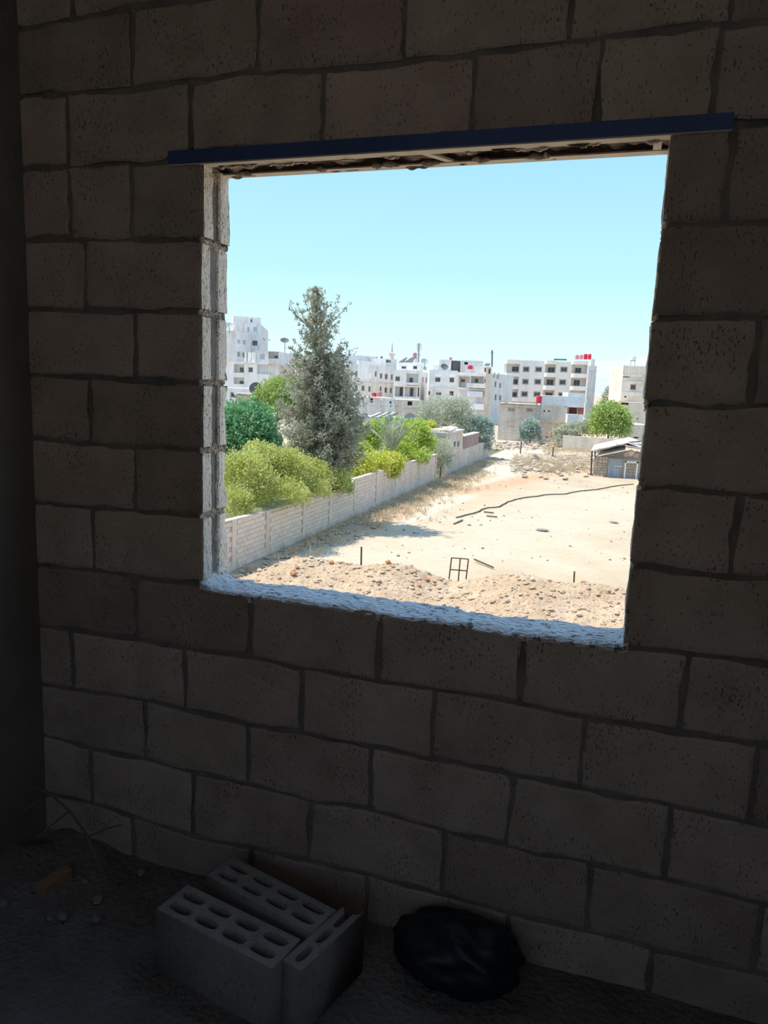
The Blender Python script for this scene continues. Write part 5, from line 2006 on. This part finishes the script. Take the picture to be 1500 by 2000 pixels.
crown('leafy_tree', 'dark green broad-leaved tree at the left window jamb', 'tree', 37, [(480, 835, 62, 48), (440, 860, 50, 60), (522, 858, 26, 36), (500, 880, 46, 40), (455, 905, 40, 30)], 9000, 0.30, 0.12, m_ever, 0.16, 16, 0.16, up=-0.1)
crown('leafy_tree', 'mid-green tree behind the dark tree, left of the conifer', 'tree', 58, [(540, 770, 38, 30), (512, 788, 24, 22), (575, 765, 26, 28), (555, 800, 40, 26), (585, 800, 26, 30)], 7500, 0.26, 0.14, m_green, 0.16, 14, 0.16)
crown('garden_bush', 'large yellow-green bush hanging over the near garden wall', 'bush', 27.5,
      [(478, 948, 56, 62, -2), (520, 925, 52, 50), (560, 925, 52, 44, 1.0), (605, 935, 42, 34, 2.5), (645, 938, 38, 24, 4.5), (455, 985, 40, 32, -3.5), (545, 965, 62, 26, -1.0), (500, 890, 24, 28, 0), (605, 955, 40, 18, 1.5), (665, 950, 26, 18, 5.5)],
      48000, 0.11, 0.06, m_yel, 0.17, 16, 0.05, up=0.4)
crown('vine', 'bright yellow-green vine spilling over the garden wall', 'vine', 41.0,
      [(705, 908, 30, 20, -2), (735, 908, 34, 20, 0), (765, 905, 24, 18, 1.2), (745, 928, 14, 18, 0.2), (770, 922, 12, 16, 1.2), (690, 922, 20, 12, -3)], 9000, 0.15, 0.10, m_vine, 0.2, 14, 0.05)
crown('fruit_tree', 'bright lime-green tree right of the palm', 'tree', 50.0, [(808, 850, 32, 26), (830, 870, 20, 22), (790, 880, 36, 20, -1), (815, 893, 26, 14, -1.5), (760, 835, 40, 14, 3)], 8000, 0.20, 0.11, m_lime, 0.16, 14, 0.12)
crown('fruit_tree', 'lime-green tree between the conifer and the palm', 'tree', 52.0, [(718, 860, 24, 28), (735, 850, 22, 22), (700, 880, 26, 16, -3)], 4500, 0.20, 0.11, m_lime, 0.16, 14, 0.12)
crown('round_bush', 'round grey-green bush leaning over the wall by the shed', 'bush', 55.0, [(862, 882, 24, 22), (855, 895, 26, 22, -0.5), (868, 905, 16, 16, -0.5)], 6500, 0.14, 0.05, m_olive, 0.14, 14, 0.08, up=0.5)
crown('olive_tree', 'wide silvery olive tree behind the yard shed', 'tree', 72.0, [(862, 808, 46, 26), (895, 800, 28, 20), (835, 820, 28, 20), (880, 828, 40, 18)], 9500, 0.24, 0.09, m_olive, 0.15, 14, 0.15)
crown('olive_tree', 'grey-green olive tree at the far end of the sheet fence', 'tree', 74.0, [(935, 838, 24, 24), (950, 850, 14, 26), (915, 835, 22, 18), (948, 870, 10, 14)], 7000, 0.24, 0.09, m_teabush, 0.15, 14, 0.12)
crown('shrub', 'yellow flowering shrub behind the yard shed roof', 'shrub', 62.0, [(838, 832, 14, 7), (825, 836, 10, 7)], 1500, 0.18, 0.12, m_vine, 0.2, 12, 0.05)
crown('oleander', 'blue-green bush in front of the low block house', 'bush', 100.0, [(1036, 840, 19, 17), (1030, 848, 14, 14), (1044, 850, 12, 12)], 4200, 0.34, 0.14, m_teabush, 0.15, 12, 0.1)
crown('street_tree', 'full green tree right of the low block house', 'tree', 96.0, [(1190, 822, 34, 28), (1170, 832, 20, 22), (1210, 828, 18, 24), (1192, 842, 34, 14), (1192, 800, 16, 12)], 9000, 0.34, 0.16, m_green, 0.14, 14, 0.16)
crown('street_shrub', 'low green shrubs between the block house and the right tree', 'shrub', 97.0, [(1128, 840, 24, 13), (1110, 850, 20, 13), (1148, 838, 14, 12), (1095, 848, 12, 14), (1100, 862, 26, 6)], 5500, 0.3, 0.12, m_olive, 0.16, 12, 0.08)
crown('dry_shrub', 'brownish dry shrub against the low block house', 'shrub', 99.0, [(1092, 838, 12, 13), (1082, 852, 10, 8)], 1800, 0.28, 0.10, m_dry, 0.16, 12, 0.06)
crown('far_tree', 'grey-green tree far behind between two houses at right', 'tree', 150.0, [(1198, 775, 16, 18), (1208, 768, 12, 14), (1187, 784, 12, 14), (1200, 795, 20, 14)], 4500, 0.5, 0.25, m_olive, 0.15, 12, 0.2)


def palm():
    Yp = 45.5
    b = atY(765, 893, Yp)
    root = empty('palm', (b[0], Yp, ZG), 'young feathery date palm behind the garden wall', 'palm')
    crownz = b[2] + 0.2
    MB().lathe((b[0], Yp, ZG - 0.1), [(0.22, 0), (0.24, 0.4), (0.20, crownz - ZG)], 10).build('trunk', m_bark, root)
    for i in range(34):
        az = i * 2.399
        el = rng.uniform(0.95, 1.48)
        L = rng.uniform(2.5, 3.4)
        d = np.array([math.cos(az), math.sin(az), 0])
        pts = []
        for t in np.linspace(0, 1, 9):
            pts.append(np.array([b[0], Yp, crownz]) + d * L * t * math.cos(el) + np.array([0, 0, L * t * math.sin(el) - 0.42 * L * t * t * (1 - 0.5 * math.sin(el))]))
        fr_ = MB().tube(pts, list(np.linspace(0.03, 0.008, 9)), 4).build('frond', m_palm, root)
        C, A = [], []
        for j in range(46):
            t = 0.12 + 0.88 * j / 45
            q = t * 8
            a = int(min(7, q))
            p = pts[a] + (pts[a + 1] - pts[a]) * (q - a)
            tg = pts[a + 1] - pts[a]
            tg /= np.linalg.norm(tg)
            s = np.cross(tg, (0, 0, 1.0))
            s /= (np.linalg.norm(s) + 1e-9)
            ll = 0.42 * math.sin(math.pi * (0.15 + 0.8 * t))
            for sg in (-1, 1):
                ax = s * sg * 0.8 + tg * 0.8 + np.array([0, 0, 0.25])
                ax /= np.linalg.norm(ax)
                C.append(p + ax * ll * 0.5)
                A.append(ax * 1.0)
        C, A = np.array(C), np.array(A)
        leaf = leaves_obj('leaflets', C, A, 0.40, 0.035, m_palm, root)
        leaf.parent = fr_


palm()
c = atY(699, 832, 56)
vs, fs = lump(c, 0.55, 4.4, (0.9, 0.8, 1.0), 2)
tag(mesh_obj('covered_bundle', vs, fs, m_teal, None, True, origin=(c[0], c[1], c[2] - 0.5)), 'dark teal covered bundle among the trees right of the conifer', 'bundle')


def weeds(name, label, pts, h, m, n=14):
    C, A = [], []
    for (x, y) in pts:
        z = ground_z(x, y)
        for _ in range(n):
            a = rng.normal(size=3) * np.array([0.5, 0.5, 0]) + np.array([0, 0, 1.0])
            a /= np.linalg.norm(a)
            hh = h * rng.uniform(0.4, 1.1)
            C.append(np.array([x, y, z]) + rng.normal(size=3) * np.array([0.10, 0.10, 0]) + a * hh * 0.5)
            A.append(a * 1.0)
    o = leaves_obj(name, np.array(C), np.array(A), h * 0.8, 0.03, m)
    return tag(o, label, 'weeds', kind='stuff')


pts = [(WX + 0.25 + abs(rng.normal(0, 0.8)), 22 + 50 * rng.random() ** 0.8) for _ in range(420)]
pts += [(WX + 1.2 + abs(rng.normal(0, 1.0)), rng.uniform(33, 62)) for _ in range(340)]
weeds('dry_weeds', 'dry straw-coloured weeds along the foot of the garden wall', pts, 0.38, m_dry)
pts = []
for _ in range(420):
    p = gp(rng.uniform(1000, 1155), rng.normal(906, 9))
    pts.append((p[0], p[1]))
for _ in range(260):
    p = gp(rng.choice([1080, 1125, 1145]) + rng.normal(0, 10), rng.normal(880, 2.5))
    pts.append((p[0], p[1]))
for _ in range(120):
    p = gp(rng.normal(1085, 14), rng.normal(921, 1.5))
    pts.append((p[0], p[1]))
weeds('far_weeds', 'dry brush on the rubble banks at the far side', pts, 0.6, m_dry, 12)
